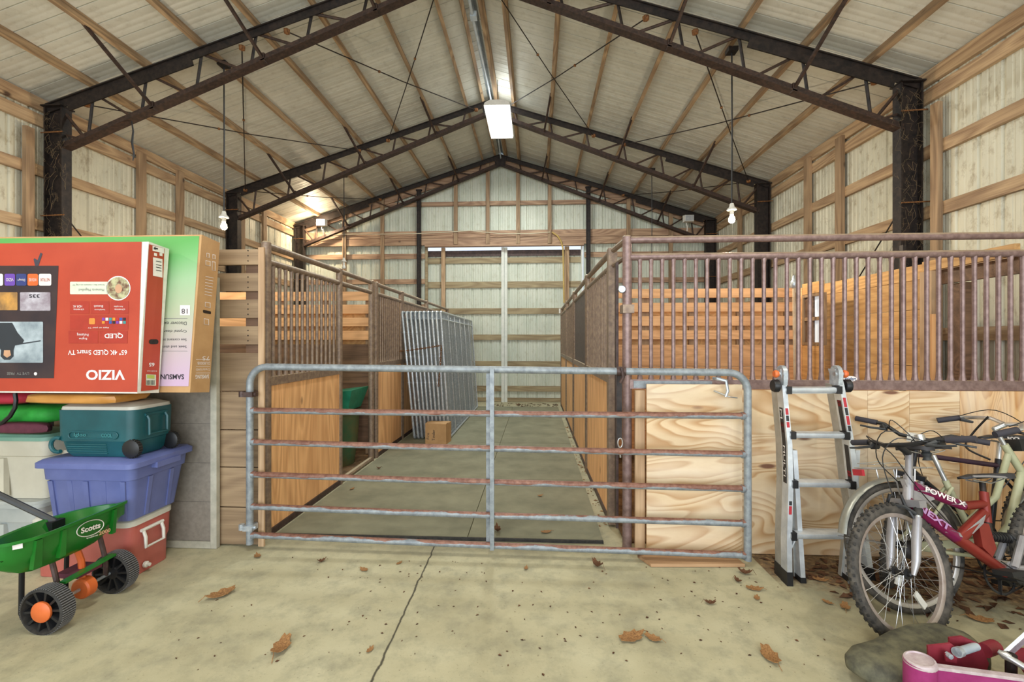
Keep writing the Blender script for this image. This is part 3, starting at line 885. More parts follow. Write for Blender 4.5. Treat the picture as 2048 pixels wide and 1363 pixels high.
# ---- slatted plank partitions
def plank_wall(label, y, x0, x1, edges, mat, low_mat, gaps_closed, low, back_mat):
    t = thing('plank_partition', label, 'plank wall', ((x0+x1)/2, y, 0), group='slatted partitions inside the stalls')
    for z0, z1 in edges:
        MB().box(x0, x1, y-.02, y+.02, z0, z1).build('plank', mat, t, world=True, bevel=.003)
    for z0, z1 in gaps_closed:
        MB().box(x0, x1, y+.06, y+.09, z0-.02, z1+.02).build('backing_plank', back_mat, t, world=True)
    for z0, z1 in low:
        MB().box(x0, x1, y-.02, y+.02, z0, z1).build('kick_plank', low_mat, t, world=True, bevel=.003)
    for x in [x0+.05+(x1-x0-.1)*k/4 for k in range(5)]:
        MB().box(x-.045, x+.045, y+.02, y+.06, .02, edges[0][1]).build('batten', 'post', t, world=True)
    return t
def zrow(ys, x, y): return [PY(x, q, y).z for q in ys]
e = zrow((577, 595, 605, 623, 632, 651, 660, 678), 1420, 5.6)
ed = [(e[1], e[0]), (e[3], e[2]), (e[5], e[4]), (e[7], e[6])]
plank_wall('orange slatted plank partition behind the long barred front', 5.6, .72, 3.08, ed, 'plank_orange', 'plank_orange', [(e[4], e[3]), (e[6], e[5]), (1.47, e[7])],
           [(1.20, 1.455), (.94, 1.195), (.68, .935), (.42, .675), (.16, .415)], 'liner')
e = zrow((583, 601, 609, 627, 635, 652, 661, 679), 700, 5.85)
ed = [(e[1], e[0]), (e[3], e[2]), (e[5], e[4]), (e[7], e[6])]
plank_wall('slatted plank partition with a dark stained base in the left stall', 5.85, -4.6, -2.14, ed, 'plank_orange', 'plank_dark', [(e[4], e[3]), (e[6], e[5]), (1.47, e[7])],
           [(1.20, 1.455), (.94, 1.198), (.68, .938), (.42, .678), (.16, .418)], 'liner')

# ---- side liner of the right stall with a small window, header running to the front
t = thing('stall_liner', 'yellow board lining along the right side of the barred stall', 'board wall', (3.4, 4.7, 0))
rows_ = [.06, .31, .55, .79, 1.03, 1.278, 1.52, 1.782, 2.046, 2.18]
for k, (z0, z1) in enumerate(zip(rows_, rows_[1:])):
    MB().box(3.40, 3.43, 4.17, 5.57, z0, z1-.004).build('board', 'liner', t, world=True, bevel=.002)
for z0, z1 in ((.06, .5), (.505, .96), (.965, 1.45), (2.035, 2.16)):
    MB().box(3.105, 3.135, 5.12, 5.48, z0, z1).build('corner_board', 'liner', t, world=True, bevel=.002)
MB().box(3.36, 3.40, 4.05, 4.17, .02, 2.10).build('end_stud', 'edge2x4', t, world=True)
MB().box(3.105, 3.19, 5.485, 5.57, .02, 2.12).build('corner_stud', 'plank_orange', t, world=True)
MB().box(3.38, 3.42, 3.40, 4.17, 2.105, 2.19).build('header_board', 'liner', t, world=True)
MB().box(3.42, 3.46, 3.40, 4.05, 1.98, 2.10).build('inner_header', 'plank_dark', t, world=True)
wn = MB().box(3.10, 3.16, 5.45, 5.48, 1.455, 2.03).box(3.10, 3.16, 5.12, 5.15, 1.455, 2.03).box(3.10, 3.16, 5.15, 5.45, 2.0, 2.03).box(3.10, 3.16, 5.15, 5.45, 1.455, 1.485).build('window_1', 'post'); struct(wn)
M['pane'] = m_emit('glowing_window_pane', '#dfe9f2', .45)  # faint glow put into the white pane to imitate daylight
MB().box(3.14, 3.146, 5.15, 5.30, 1.485, 2.0).build('pane', 'pane', wn)
MB().box(3.12, 3.14, 5.30, 5.45, 1.485, 2.0).build('shutter_board', 'plank_dark', wn)
MB().box(3.11, 3.15, 5.15, 5.45, 1.73, 1.77).build('muntin', 'post', wn)
for x0, x1, y0, y1, mt, lb in ((3.44, 3.53, 3.86, 3.95, 'plank_dark', 'dark brown post right of the yellow board lining'), (3.05, 3.075, 3.95, 3.99, 'steel', 'slim dark post in front of the yellow board lining')):
    o = MB().box(x0, x1, y0, y1, 0.012, 2.3 if mt == 'steel' else 1.975).build('stall_post', mt, bevel=.003); tag(o, lb, 'post', 'posts by the board lining')
o = MB().box(3.24, 3.27, 3.90, 3.92, .012, 1.72).build('loose_slat', 'tongue'); tag(o, 'loose orange slat standing by the dark post behind the bars', 'slat')
# water pipe
p0 = V((2.91, 5.3, 0))
t = thing('water_pipe', 'tan upright water pipe with a metal fitting behind the bars', 'pipe', p0)
M['tan_pipe'] = m_noisy('tan_plastic_pipe', '#c3a785', '#d8c3a4', 12, .5)
MB().tube([p0+V((.03, 0, .012)), p0+V((.01, 0, 1.2)), p0+V((0, 0, 2.1))], .016, 8).build('pipe', 'tan_pipe', t, world=True)
MB().lathe([(.022, 0), (.036, .02), (.036, .07), (.02, .09), (.012, .14), (0, .14)], 10, MX.Translation(p0+V((0, 0, 2.1)))).build('fitting', 'galv', t, world=True)

# ---- crate-slatted end wall at the left of the gate
t = thing('crate_wall', 'slatted plank end wall between the cardboard boxes and the gate', 'plank wall', (-2.5, 3.24, 0))
zz = [(2.055, 2.172), (1.862, 1.998), (1.665, 1.805), (1.472, 1.61), (1.133, 1.414), (.852, 1.13), (.578, .849), (.286, .575), (.012, .283)]
for k, (z0, z1) in enumerate(zz):
    MB().box(-3.6, -2.012, 3.22, 3.255, z0+.003, z1-.002).build('plank', 'crate', t, world=True, bevel=.004)
MB().box(-2.012, -1.970, 3.20, 3.218, .01, 2.18).build('end_board', 'edge2x4', t, world=True, bevel=.004)
for x in (-2.14, -3.0):
    MB().box(x, x+.12, 3.256, 3.30, .01, 2.165).build('batten', 'plank_dark', t, world=True)
for x in (-2.14,):
    mb = MB()
    for z0, z1 in zz[:5]:
        for dz in (.03, .068, .105):
            mb.lathe([(0, -.002), (.0045, -.002), (.0045, .003), (0, .003)], 6, MX.Translation((x+.04, 3.2195, z0+dz)) @ MX.Rotation(PI/2, 4, 'X'))
    s_ = mb.build('nail_heads', 'steel', t, world=True); s_['kind'] = 'stuff'

# ---- things in the left stall
M['teal_tub'] = m_noisy('teal_feeder_plastic', '#1d7d63', '#2a9275', 8, .45)
M['green_tub'] = m_noisy('muddy_green_tub', '#2f5a3c', '#5a5a38', 5, .6)
p = PY(712, 880, 5.45)
o = MB().lathe([(.0, .013), (.25, .013), (.29, .30), (.31, .62), (.335, .63), (.335, .66), (.29, .66), (.27, .32), (.24, .03), (0, .03)], 28, MX.Translation((-2.47, 5.42, 0))).build('feed_tub', 'green_tub'); tag(o, 'muddy green round tub on the floor of the left stall', 'tub')
c = V((-2.62, 5.44, .68))
mb = MB()
mb.loft([[c+V(q) for q in L] for L in ([(-.2, -.22, .0), (.42, -.22, .0), (.42, .18, .0), (-.2, .18, .0)], [(-.27, -.3, .16), (.5, -.3, .25), (.5, .24, .25), (-.27, .24, .16)])], caps=True)
o = mb.build('corner_feeder', 'teal_tub', bevel=.012); tag(o, 'teal plastic feeder above the green tub in the left stall', 'feeder')

# ================================================================== THE PIPE GATE
gl, gr_, yl, yr = -2.041, 1.405, 3.15, 3.10
def gy(x): return yl+(yr-yl)*(x-gl)/(gr_-gl)
t = thing('pipe_gate', 'long grey pipe gate with rusted rails across the aisle', 'gate', (-.32, 3.13, 0))
def gp(x, z): return V((x, gy(x), z))
rc = .125
path = [gp(gl, .05), gp(gl, 1.316-rc)]
for k in range(1, 9):
    a_ = PI-PI/2*k/8
    path.append(gp(gl+rc+rc*math.cos(a_), 1.316-rc+rc*math.sin(a_)))
for k in range(0, 9):
    a_ = PI/2-PI/2*k/8
    path.append(gp(gr_-rc+rc*math.cos(a_), 1.290-rc+rc*math.sin(a_)))
path.append(gp(gr_, .045))
MB().tube(path, .0245, 14).build('frame', 'gate0', t, world=True)
zs = [(1.004, 1.003, 'gate2'), (.779, .748, 'gate2'), (.547, .519, 'gate2'), (.318, .289, 'gate1'), (.115, .078, 'gate1')]
for za, zb_, mt in zs:
    MB().tube([gp(gl+.01, za), gp(gl+1.1, za*.66+zb_*.34-.004), gp(gl+2.3, za*.33+zb_*.67-.004), gp(gr_-.01, zb_)], .0215, 12).build('rail', mt, t, world=True)
    for x, z in ((gl+.028, za), (gr_-.028, zb_)): MB().tube([gp(x-.012, z), gp(x+.012, z)], [.027, .024], 10).build('weld_collar', 'gate1', t, world=True)
MB().box(-.312, -.284, 3.085, 3.107, .075, 1.31).build('upright', 'gate0', t, world=True, bevel=.004)
MB().box(-.345, -.318, 3.150, 3.172, .09, 1.28).build('upright', 'gate0', t, world=True, bevel=.004)
for z in (1.12, .17):
    h = MB().tube([V((gl-.05, gy(gl)-.005, z)), V((gl+.05, gy(gl)-.005, z))], .012, 8)
    h.box(gl-.035, gl+.035, 3.118, 3.19, z-.018, z+.018)
    h.lathe([(0, -.02), (.02, -.02), (.02, .02), (0, .02)], 8, MX.Translation((gl-.06, gy(gl), z)))
    h.tube([V((gl, 3.19, z)), V((gl, 3.225, z))], .014, 8)
    h.build('hinge', 'galv' if z < .5 else 'pipe_dark', t, world=True)
# latch collar, strap and snap on the gate by the corner post
xk = .575
lt = thing('latch_strap', 'black latch strap with a steel snap hanging from the gate top', 'strap', gp(xk, 1.29))
mb = MB(); mb.tube([gp(xk-.03, 1.295), gp(xk+.03, 1.295)], .032, 10); mb.tube([gp(xk, 1.30)+V((0, -.03, .02)), gp(xk+.01, 1.26)+V((0, -.035, 0)), gp(xk-.005, 1.22)+V((0, -.02, 0))], .012, 8); mb.build('collar', 'pipe_dark', lt, world=True)
yb = 3.168
MB().box(xk-.018, xk+.018, yb, yb+.006, .83, 1.28).build('strap', 'steel', lt, world=True)
ring = [V((xk+.004+.016*math.cos(a*PI/6), yb-.006, .80+.032*math.sin(a*PI/6))) for a in range(12)]
MB().tube(ring, .005, 6, closed=True).tube([V((xk, yb-.006, .77)), V((xk+.006, yb-.006, .70))], .006, 6).build('snap_hook', 'chrome', lt, world=True)
# small clamp on the cap rail
c = PY(1440, 766, 3.20)
t = thing('c_clamp', 'small steel clamp hanging on the rail above the knotty plywood', 'clamp', c)
MB().tube([c+V((-.02, .06, .03)), c+V((-.015, .0, .03)), c+V((.03, -.03, .02)), c+V((.04, -.03, -.05)), c+V((.025, -.03, -.09))], [.011, .013, .012, .011, .009], 8).build('frame', 'galv', t, world=True)
MB().tube([c+V((-.05, -.02, -.05)), c+V((.05, -.035, -.09))], .006, 8).build('screw', 'chrome', t, world=True)
MB().tube([c+V((.045, -.035, -.088)), c+V((.10, -.04, -.095))], .004, 6).build('tommy_bar', 'chrome', t, world=True)

# ================================================================== STACKED WIRE PANELS
def wire_panel_proto(label):
    t = thing('wire_panel', label, 'wire fence panel', (0, 0, 0), group='wire panels stacked on the left of the aisle')
    Ln, Hh, r = 3.32, 1.93, .0175
    fr = []
    for cx, cz, a0 in ((Ln-.04, .06, -PI/2), (Ln-.04, Hh-.04, 0), (.04, Hh-.04, PI/2), (.04, .06, PI)):
        fr += [V((0, cx+.04*math.cos(a0+PI/2*k/3), cz+.04*math.sin(a0+PI/2*k/3))) for k in range(4)]
    MB().tube(fr, r, 8, closed=True).build('frame', 'galv', t)
    for k in (1, 2, 3, 4, 5):
        MB().tube([(0, Ln*k/6, .02), (0, Ln*k/6, Hh-.005)], .014, 6).build('upright', 'galv', t)
    MB().tube([(-.0, .02, Hh-.11), (0, Ln-.02, Hh-.11)], .012, 6).build('cross_rail', 'galv', t)
    mb = MB()
    pit = .058
    n0 = int((Ln+Hh)/pit)
    for k in range(1, n0):
        s0 = k*pit
        for sg in (0, 1):
            y0, z0 = (0, s0) if s0 < Hh else (s0-Hh, Hh)
            y1, z1 = (s0, 0) if s0 < Ln else (Ln, s0-Ln)
            if sg: y0, y1 = Ln-y0, Ln-y1
            mb.tube([(.004*(1-2*sg), y0, max(z0, .02)), (.004*(1-2*sg), y1, max(z1, .02))], .0019, 3, caps=False)
    w = mb.build('wire_mesh', 'wire', t); w['kind'] = 'stuff'
    for z in (.37, .86, 1.25, 1.62): MB().tube([(0, -.002, z-.008), (0, -.002, z+.008)], .023, 8).build('tie_band', 'galv', t)
    return t
wp = wire_panel_proto('wire panel outermost on the aisle side of the leaning stack')
wp.location = (-1.305, 6.8, 0.018); wp.rotation_euler = (0, -.068, 0)
wl = ['second', 'third', 'fourth', 'fifth', 'sixth', 'seventh', 'eighth', 'ninth']
for k in range(1, 10):
    lb = 'wire panel %s from the aisle side of the leaning stack' % wl[k-1] if k < 9 else 'wire panel innermost of the stack against the left stall front'
    copy_thing(wp, lb, (-1.305-.0575*k, 6.8-.004*k, .018), (0, -.068-.0035*k, 0))
# rusty chain around the stack
pts = [PY(*q, 6.76) for q in ((778, 704), (800, 702), (820, 700), (840, 697), (860, 694), (882, 690))]
pts2 = [PY(*q, 6.77) for q in ((883, 692), (882, 705), (881, 722), (880, 740), (878, 757), (877, 772))]
mb = MB()
def chain(mb, pts, step=.03, r=.0035):
    dist = 0; k = 0
    for a, b in zip(pts, pts[1:]):
        L_ = (b-a).length; n = max(1, round(L_/step))
        for i in range(n):
            c = a+(b-a)*((i+.5)/n); d = (b-a).normalized()
            s = d.cross(V((0, 1, 0))).normalized() if k % 2 else V((0, 1, 0)).cross(d).cross(d).normalized()
            mb.tube([c+d*(.021*math.cos(PI*j/4))+s*(.011*math.sin(PI*j/4)) for j in range(8)], r, 5, closed=True)
            k += 1
chain(mb, pts, .033, .0045); chain(mb, pts2, .033, .0045)
o = mb.build('chain', 'rust'); tag(o, 'rusty chain tied around the stacked wire panels', 'chain')
# cardboard box at the foot of the stack
a = PZ(842, 882); b = PZ(882, 885)
t = thing('cardboard_box', 'small brown cardboard box at the foot of the wire panels', 'cardboard box', (-1.42, 6.6, .017))
w_ = MB().box(-.16, .15, -.13, .13, 0, .29).build('carton', 'cardboard', t, bevel=.005)
MB().hexa([(-.16, -.13, .29), (.15, -.13, .29), (.15, -.02, .302), (-.16, -.02, .302), (-.16, -.13, .294), (.15, -.13, .294), (.15, -.02, .306), (-.16, -.02, .306)]).build('flap', 'cardboard', t)
letter('lettering', 'Tinder', [(-.015, -.1325, .05), (-.015, -.1325, .21), (-.06, -.1325, .21), (-.06, -.1325, .05)], M['print_black'], w_, .0, world=False)
letter('lettering', 'Fire', [(-.10, -.1325, .07), (-.10, -.1325, .16), (-.14, -.1325, .16), (-.14, -.1325, .07)], M['print_black'], w_, .0, world=False)
t.rotation_euler = (0, 0, -.1)
# ================================================================== LEFT: BOXES, COOLERS, TOTES
def rr(x0, x1, y0, y1, z, r, n=4):
    r = min(r, (x1-x0)/2-1e-4, (y1-y0)/2-1e-4)
    out = []
    for cx, cy, a0 in ((x1-r, y0+r, -PI/2), (x1-r, y1-r, 0), (x0+r, y1-r, PI/2), (x0+r, y0+r, PI)):
        for k in range(n+1):
            a = a0+PI/2*k/n
            out.append(V((cx+r*math.cos(a), cy+r*math.sin(a), z)))
    return out
def blob(x0, x1, y0, y1, z0, z1, seed, e=.55, amp=.02, nu=20, nv=10):
    """soft lumpy pillow filling a box"""
    rn = random.Random(seed)
    ph = [rn.uniform(0, 6.28) for _ in range(6)]
    mb = MB(); loops = []
    sp = lambda v: math.copysign(abs(v)**e, v)
    for j in range(1, nv):
        b = -PI/2+PI*j/nv
        L = []
        for i in range(nu):
            a = 2*PI*i/nu
            x, y, z = sp(math.cos(b))*sp(math.cos(a)), sp(math.cos(b))*sp(math.sin(a)), sp(math.sin(b))
            w = 1+amp*(math.sin(3*a+ph[0])+math.sin(5*a+2*b+ph[1])+math.sin(7*a-4*b+ph[2]))
            L.append(V(((x0+x1)/2+x*w*(x1-x0)/2, (y0+y1)/2+y*w*(y1-y0)/2, (z0+z1)/2+z*(z1-z0)/2*(1+amp*math.sin(4*a+ph[3]))-(0 if z < .2 else amp*abs(math.sin(3*a+ph[4]))*(z1-z0)))))
        loops.append(L)
    mb.loft(loops)
    return mb

M['print_red'] = m_noisy('red_printed_card', '#a83a24', '#b5432a', 3, .5)
M['print_red_d'] = m_plain('darker_red_print', '#a83222', .5)
M['carton_edge'] = m_noisy('scuffed_white_card_edge', '#cfd0c4', '#e4e0d4', 20, .8)
M['print_screen'] = m_noisy('dark_printed_screen', '#221a26', '#3a2a2c', 4, .45)

def quad(name, f, px, mat, parent, label=None):
    mb = MB(); mb.poly([f(*p) for p in px])
    o = mb.build(name, mat, parent, world=True, smooth=False)
    if label: o['label'] = label
    return o
def rect(name, f, x0, y0, x1, y1, mat, parent, label=None, sl=0.0, r=0):
    """printed patch; sl = how much y falls per px to the right"""
    if r:
        pts = []
        for cx, cy, a0 in ((x1-r, y0+r, -PI/2), (x1-r, y1-r, 0), (x0+r, y1-r, PI/2), (x0+r, y0+r, PI)):
            for k in range(5):
                a = a0+PI/2*k/4
                pts.append((cx+r*math.cos(a), cy+r*math.sin(a)+sl*(cx+r*math.cos(a)-x0)))
    else: pts = [(x0, y0), (x1, y0+sl*(x1-x0)), (x1, y1+sl*(x1-x0)), (x0, y1)]
    return quad(name, f, pts, mat, parent, label)
def text180(s, f, x0, y0, x1, y1, mat, parent, bold=0.0, sl=0.0):
    d = sl*(x1-x0)
    return letter('lettering', s, [f(x1, y0+d), f(x0, y0), f(x0, y1), f(x1, y1+d)], mat, parent, bold)

# ---- red television carton, standing upside down and leaning back
tn_ = .087
def tilted(x, y, z, base_y, base_z): return (x, y+(z-base_z)*tn_, z)
def carton(mb, x0, x1, y0, dep, z0, z1):
    def p(x, y, z): return (x, y+(z-z0)*tn_, z-(y-y0)*tn_)
    return mb.hexa([p(x0, y0, z0), p(x1, y0, z0), p(x1, y0+dep, z0), p(x0, y0+dep, z0), p(x0, y0, z1), p(x1, y0, z1), p(x1, y0+dep, z1), p(x0, y0+dep, z1)])
t = thing('television_carton', 'red printed television carton standing upside down in front', 'cardboard box', (-3.1, 2.65, 1.19), group='television cartons')
Z0v, Z1v = 1.188, 2.108
body = carton(MB(), -3.93, -2.366, 2.585, .155, Z0v, Z1v).build('carton', 'carton_edge', t, world=True, bevel=.006)
nv_ = V((0, -1, tn_)).normalized(); pv = V((-2.366, 2.585, Z0v))
def vf(px, py, off=.0022): return PPL(px, py, pv+nv_*off, nv_)
def vf2(px, py): return vf(px, py, .0036)
def vf3(px, py): return vf(px, py, .005)
q = MB(); qs = [vf(274.5, 783.5), vf(283.5, 483), V((-3.92, 0, 0)), V((-3.92, 0, 0))]
top = vf(283.5, 483); bot = vf(274.5, 783.5)
front = MB(); front.poly([bot, top, V((-3.92, top.y, top.z)), V((-3.92, bot.y, bot.z))])
fp = front.build('front_print', 'print_red', body, world=True, smooth=False); fp['label'] = 'red printed front'
def vs(px, py): return PX(px, py, -2.3638)
def vs2(px, py): return PX(px, py, -2.3622)
sp_ = quad('side_print', vs, [(298, 488), (329, 497), (317, 778), (282, 782)], 'print_red', body, 'red printed side')
text180('VIZIO', vf2, 172, 739, 250, 759.5, 'print_white', body, .03)
text180("65\" 4K QLED Smart TV", vf2, 136, 698, 254, 709.5, 'print_white', body, .012)
for a in ((140, 602, 178, 627), (181, 602, 218, 627), (221, 602, 257, 627), (140, 630, 256, 659), (137, 661, 196, 686), (199, 661, 255, 686)):
    rect('printed_panel', vf2, *a, 'print_red_d', body)
text180('QLED', vf3, 209, 665, 246, 676, 'print_white', body, .02)
text180('ProGaming', vf3, 154, 665, 177, 672, 'print_white', body)
text180('Engine', vf3, 158, 674, 174, 679, 'print_white', body)
text180('Apps on your TV', vf3, 176, 653, 218, 656.5, 'print_white', body)
for x in (142, 184, 224):
    text180('Bluetooth' if x == 184 else ('Auto update' if x == 224 else 'HDR 4K'), vf3, x+4, 610, x+22, 614.5, 'print_white', body)
    text180('headphones' if x == 184 else 'cinema', vf3, x+5, 617, x+26, 620.5, 'print_white', body)
cols_ = ['#7a3fa0', '#2b55a8', '#d98b2b', '#e8e4e2', '#23202a', '#b02a2a', '#2f8f8f']
icons_ = [m_plain('icon_print', c_) for c_ in cols_]
for j in range(2):
    for i in range(7):
        rect('app_icon', vf3, 204+i*7, 635+j*6.5, 209.5+i*7, 640.5+j*6.5, icons_[(i*3+j*2) % 7], body)
rect('app_icon', vf3, 178, 636, 190, 648, m_plain('orange_icon_print', '#e08a3a'), body, r=2)
M['print_pale'] = m_plain('pale_green_print', '#d5dcc4', .6)
rect('banner', vf2, 140, 563, 226, 588, 'print_pale', body, 'pale printed banner', r=2)
text180('Moments Magnified.', vf3, 156, 575, 208, 582, m_plain('grey_print', '#8a8a86'), body)
text180('Stream like a moment on a big TV', vf3, 145, 567, 209, 571, bpy.data.materials['grey_print'], body)
def disc(f, cx, cy, r, mat, name, lb=None, ry=None):
    return quad(name, f, [(cx+r*math.cos(a*PI/14), cy+(ry or r)*math.sin(a*PI/14)) for a in range(28)], mat, body, lb)
disc(vf2, 236.5, 576, 24.5, 'print_white', 'badge_rim')
M['photo'] = m_noisy('printed_photo', '#6d4a3a', '#b7b58c', 26, .5, lo=.4, hi=.6)
disc(vf3, 236.5, 576, 22.5, 'photo', 'printed_photo', 'round printed photograph')
disc(lambda a, b: vf(a, b, .0062), 237, 577, 7, m_plain('print_skin', '#c79a78'), 'printed_face', None, 9)
# printed screen
rect_pts = [(-30, 531), (117, 531), (107.5, 756), (-30, 756)]
sc_ = quad('screen_print', vf2, rect_pts, 'print_screen', body, 'dark printed screen picture')
quad('stand_foot_print', vf2, [(70, 531), (77, 531), (85, 507), (81, 504.5), (75, 520), (69, 516), (67, 518)], m_plain('dark_foot_print', '#3c3a48'), body)
for (x0, x1), c_, tx, tc in (((9, 30), '#6a44a8', 'VIZIO', 'print_white'), ((32, 53), '#2f3c78', 'Disney+', 'print_white'), ((55, 76), '#d8652e', 'WATCH FREE', 'print_white'), ((77.5, 102.5), '#e5ddd8', 'NETFLIX', 'print_red_d'), ((-8, 6), '#f0eee8', None, None)):
    rect('app_tile', vf3, x0, 547, x1, 571, m_plain('tile_print', c_), body, r=3.5)
    if tx: text180(tx, lambda a, b: vf(a, b, .0064), x0+3, 556, x1-3, 562, tc, body)
for x0, y0, x1, y1, a, b, lb in ((40, 584, 101, 621, '#6f5a66', '#c9c6cf', 'printed picture of grey machinery'), (-20, 584, 35, 620, '#5b4a3c', '#d19a4c', 'printed orange landscape picture'), (-60, 643, 86, 725, '#7d8a92', '#b6c2c8', 'printed grey picture with a dark figure')):
    rect('printed_picture', vf3, x0, y0, x1, y1, m_noisy('picture_print', a, b, 7, .5), body, lb, r=2)
quad('figure_print', lambda a, b: vf(a, b, .0064), [(-20, 645), (24, 645), (35, 665), (48, 680), (44, 688), (30, 690), (27, 700), (27, 712), (20, 719), (8, 719), (1, 712), (2, 700), (-4, 690), (-20, 690)], m_plain('dark_figure_print', '#2a3038'), body)
quad('figure_print', lambda a, b: vf(a, b, .0072), [(8, 700), (20, 700), (22, 710), (14, 715), (7, 710)], bpy.data.materials['print_skin'], body)
quad('figure_print', lambda a, b: vf(a, b, .0072), [(28, 688), (28, 690.5), (81, 682), (81, 680)], bpy.data.materials['dark_figure_print'], body)
text180('33S', lambda a, b: vf(a, b, .0064), 58, 588, 79, 595, 'print_black', body, .02)
text180('LIVE TV  FREE', vf3, 14, 744, 58, 749, bpy.data.materials['grey_print'], body)
disc(vf3, 71, 747, 3.2, 'print_white', 'icon_print')
# side print
rect('side_label', vs2, 306, 514, 325, 551, 'print_white', body, 'white shipping label', sl=.2)
rect('side_label', vs2, 305, 491, 328, 501, 'print_white', body, 'white arrow label', sl=.25)
vs3 = lambda a, b: PX(a, b, -2.3606)
quad('arrow_print', vs3, [(307, 496), (311, 492.5), (311, 495), (316, 496.3), (316, 498.5), (311, 498), (311, 500)], 'print_black', body)
for y in (521, 528, 533, 539): rect('text_line', vs3, 312, y, 323, y+1.3, 'print_black', body, sl=.2)
for x in (308, 319): rect('side_icon', vs2, x, 505, x+6, 511, 'print_white', body, sl=.2)
rect('grip_hole', vs2, 298, 678, 317, 688, 'steel', body, 'dark grip hole', r=4.8)
text180('65', vs2, 298, 725, 309, 732.5, 'print_white', body, .03)
text180('4K QLED Smart', vs2, 294, 740, 314, 743, 'print_white', body)
rect('side_label', vs2, 292, 748, 312, 770, 'print_pale', body, 'pale sticker with a barcode', sl=.05)
rect('sticker_patch', vs3, 294, 749, 309, 756, m_plain('yellow_green_print', '#b5c45a'), body, sl=.05)
for k in range(6): rect('barcode_bar', vs3, 293.5+k*2.8, 760, 294.8+k*2.8, 769, 'print_black', body)

# ---- tall pastel carton behind it
t = thing('television_carton', 'taller green and pink carton with brown sides behind the red one', 'cardboard box', (-2.9, 2.85, 1.18), group='television cartons')
tn_ = .10
Z0s = 1.175
body = carton(MB(), -3.98, -2.18, 2.762, .17, Z0s, 2.195).build('carton', 'cardboard', t, world=True, bevel=.005)
ns_ = V((0, -1, tn_)).normalized(); ps_ = V((-2.18, 2.762, Z0s))
def sf(px, py, off=.002): return PPL(px, py, ps_+ns_*off, ns_)
def sf2(px, py): return sf(px, py, .0034)
n = NT('pastel_print')
tc = n.n('ShaderNodeTexCoord')
zc_ = n.xyz(tc.outputs['Object'])[2]
xo = n.xyz(tc.outputs['Object'])[0]
wob = n.math('ADD', zc_, n.math('MULTIPLY', n.math('SINE', n.math('MULTIPLY', xo, 5.0)), .05))
M['pastel'] = n.done(n.ramp(wob, [(.05, '#c4a8c2'), (.28, '#beb0b0'), (.52, '#b2bd9e'), (.72, '#9bbd92'), (.88, '#6fae6a'), (.98, '#5aa354')]), .5)
bq = [sf(377, 772), sf(398.5, 471.5)]
mb = MB(); mb.poly([bq[0], bq[1], V((-3.97, bq[1].y, bq[1].z)), V((-3.97, bq[0].y, bq[0].z))])
o = mb.build('front_print', 'pastel', body, world=True, smooth=False); o['label'] = 'pastel green to pink printed front'
text180('SAMSUNG', sf2, 312, 748, 368, 758, 'print_black', body, .02)
for s, y in (('Discover excellence', 643), ('Crystal clear motion', 658), ('See content in upscale', 675), ('Seek and slim profile', 689)):
    text180(s, sf2, 300, y, 373, y+6.5, 'print_black', body)
for y in (636, 701): rect('text_rule', sf2, 310, y, 375, y+.8, bpy.data.materials['grey_print'], body)
rect('number_box', sf2, 360, 610, 380, 630, 'print_white', body)
text180('18', lambda a, b: sf(a, b, .0046), 363, 617, 375, 627, 'print_black', body)
def ss(px, py): return PX(px, py, -2.1785)
ss2 = lambda a, b: PX(a, b, -2.177)
text180('SAMSUNG', ss, 391, 749, 418, 757, 'print_white', body, .02, sl=-.02)
text180('Crystal UHD', ss, 392, 735, 420, 741, 'print_white', body)
text180('DU8000B', ss, 395, 723, 420, 729, 'print_white', body)
text180('75', ss, 405, 712, 419, 720, 'print_white', body)
for y in (745, 732, 718): rect('text_rule', ss, 392, y, 420, y+.7, 'print_white', body)
rect('grip_hole', ss, 406, 619, 422, 625, 'steel', body, 'dark grip slot', sl=.2, r=1.8)
for x0, y0, x1, y1 in ((413, 505, 419, 514), (425, 508, 431, 517), (411, 520, 421, 530), (424, 522, 431, 540), (410, 603, 421, 613), (408, 636, 418, 648)):
    rect('side_icon', ss, x0, y0, x1, y1, 'print_white', body, sl=.2)
    rect('side_icon', ss2, x0+1, y0+1.4, x1-1.2, y1-.6, 'cardboard', body, sl=.2)
for k in range(7): rect('text_line', ss, 411-k*.3, 552+k*6, 427-k*.5, 553+k*6, 'print_white', body, sl=.2)

# ---- grey panel leaning on the end wall
M['grey_board'] = m_noisy('brown_grey_panel', '#7f776d', '#8d857a', 30, .7)
M['panel_frame'] = m_noisy('pale_panel_frame', '#a8a596', '#bcb8a8', 14, .5)
t = thing('grey_panel', 'grey framed panel with plank lines leaning on the slatted end wall', 'panel', (-2.75, 3.18, 0))
mb = MB()
z = .055
for k in range(7):
    mb.box(-3.25, -2.345, 3.175, 3.195, z, min(z+.283, 1.93)-.004); z += .283
mb.box(-3.25, -2.345, 3.18, 3.195, .05, 1.93)
mb.build('face', 'grey_board', t, world=True)
mb = MB(); mb.box(-2.345, -2.30, 3.165, 3.20, .003, 1.96).build('frame_stile', 'panel_frame', t, world=True, bevel=.004)
MB().box(-3.25, -2.346, 3.165, 3.20, .003, .052).build('frame_rail', 'panel_frame', t, world=True, bevel=.004)
MB().box(-3.25, -2.346, 3.165, 3.20, 1.932, 1.96).build('frame_rail', 'panel_frame', t, world=True, bevel=.004)

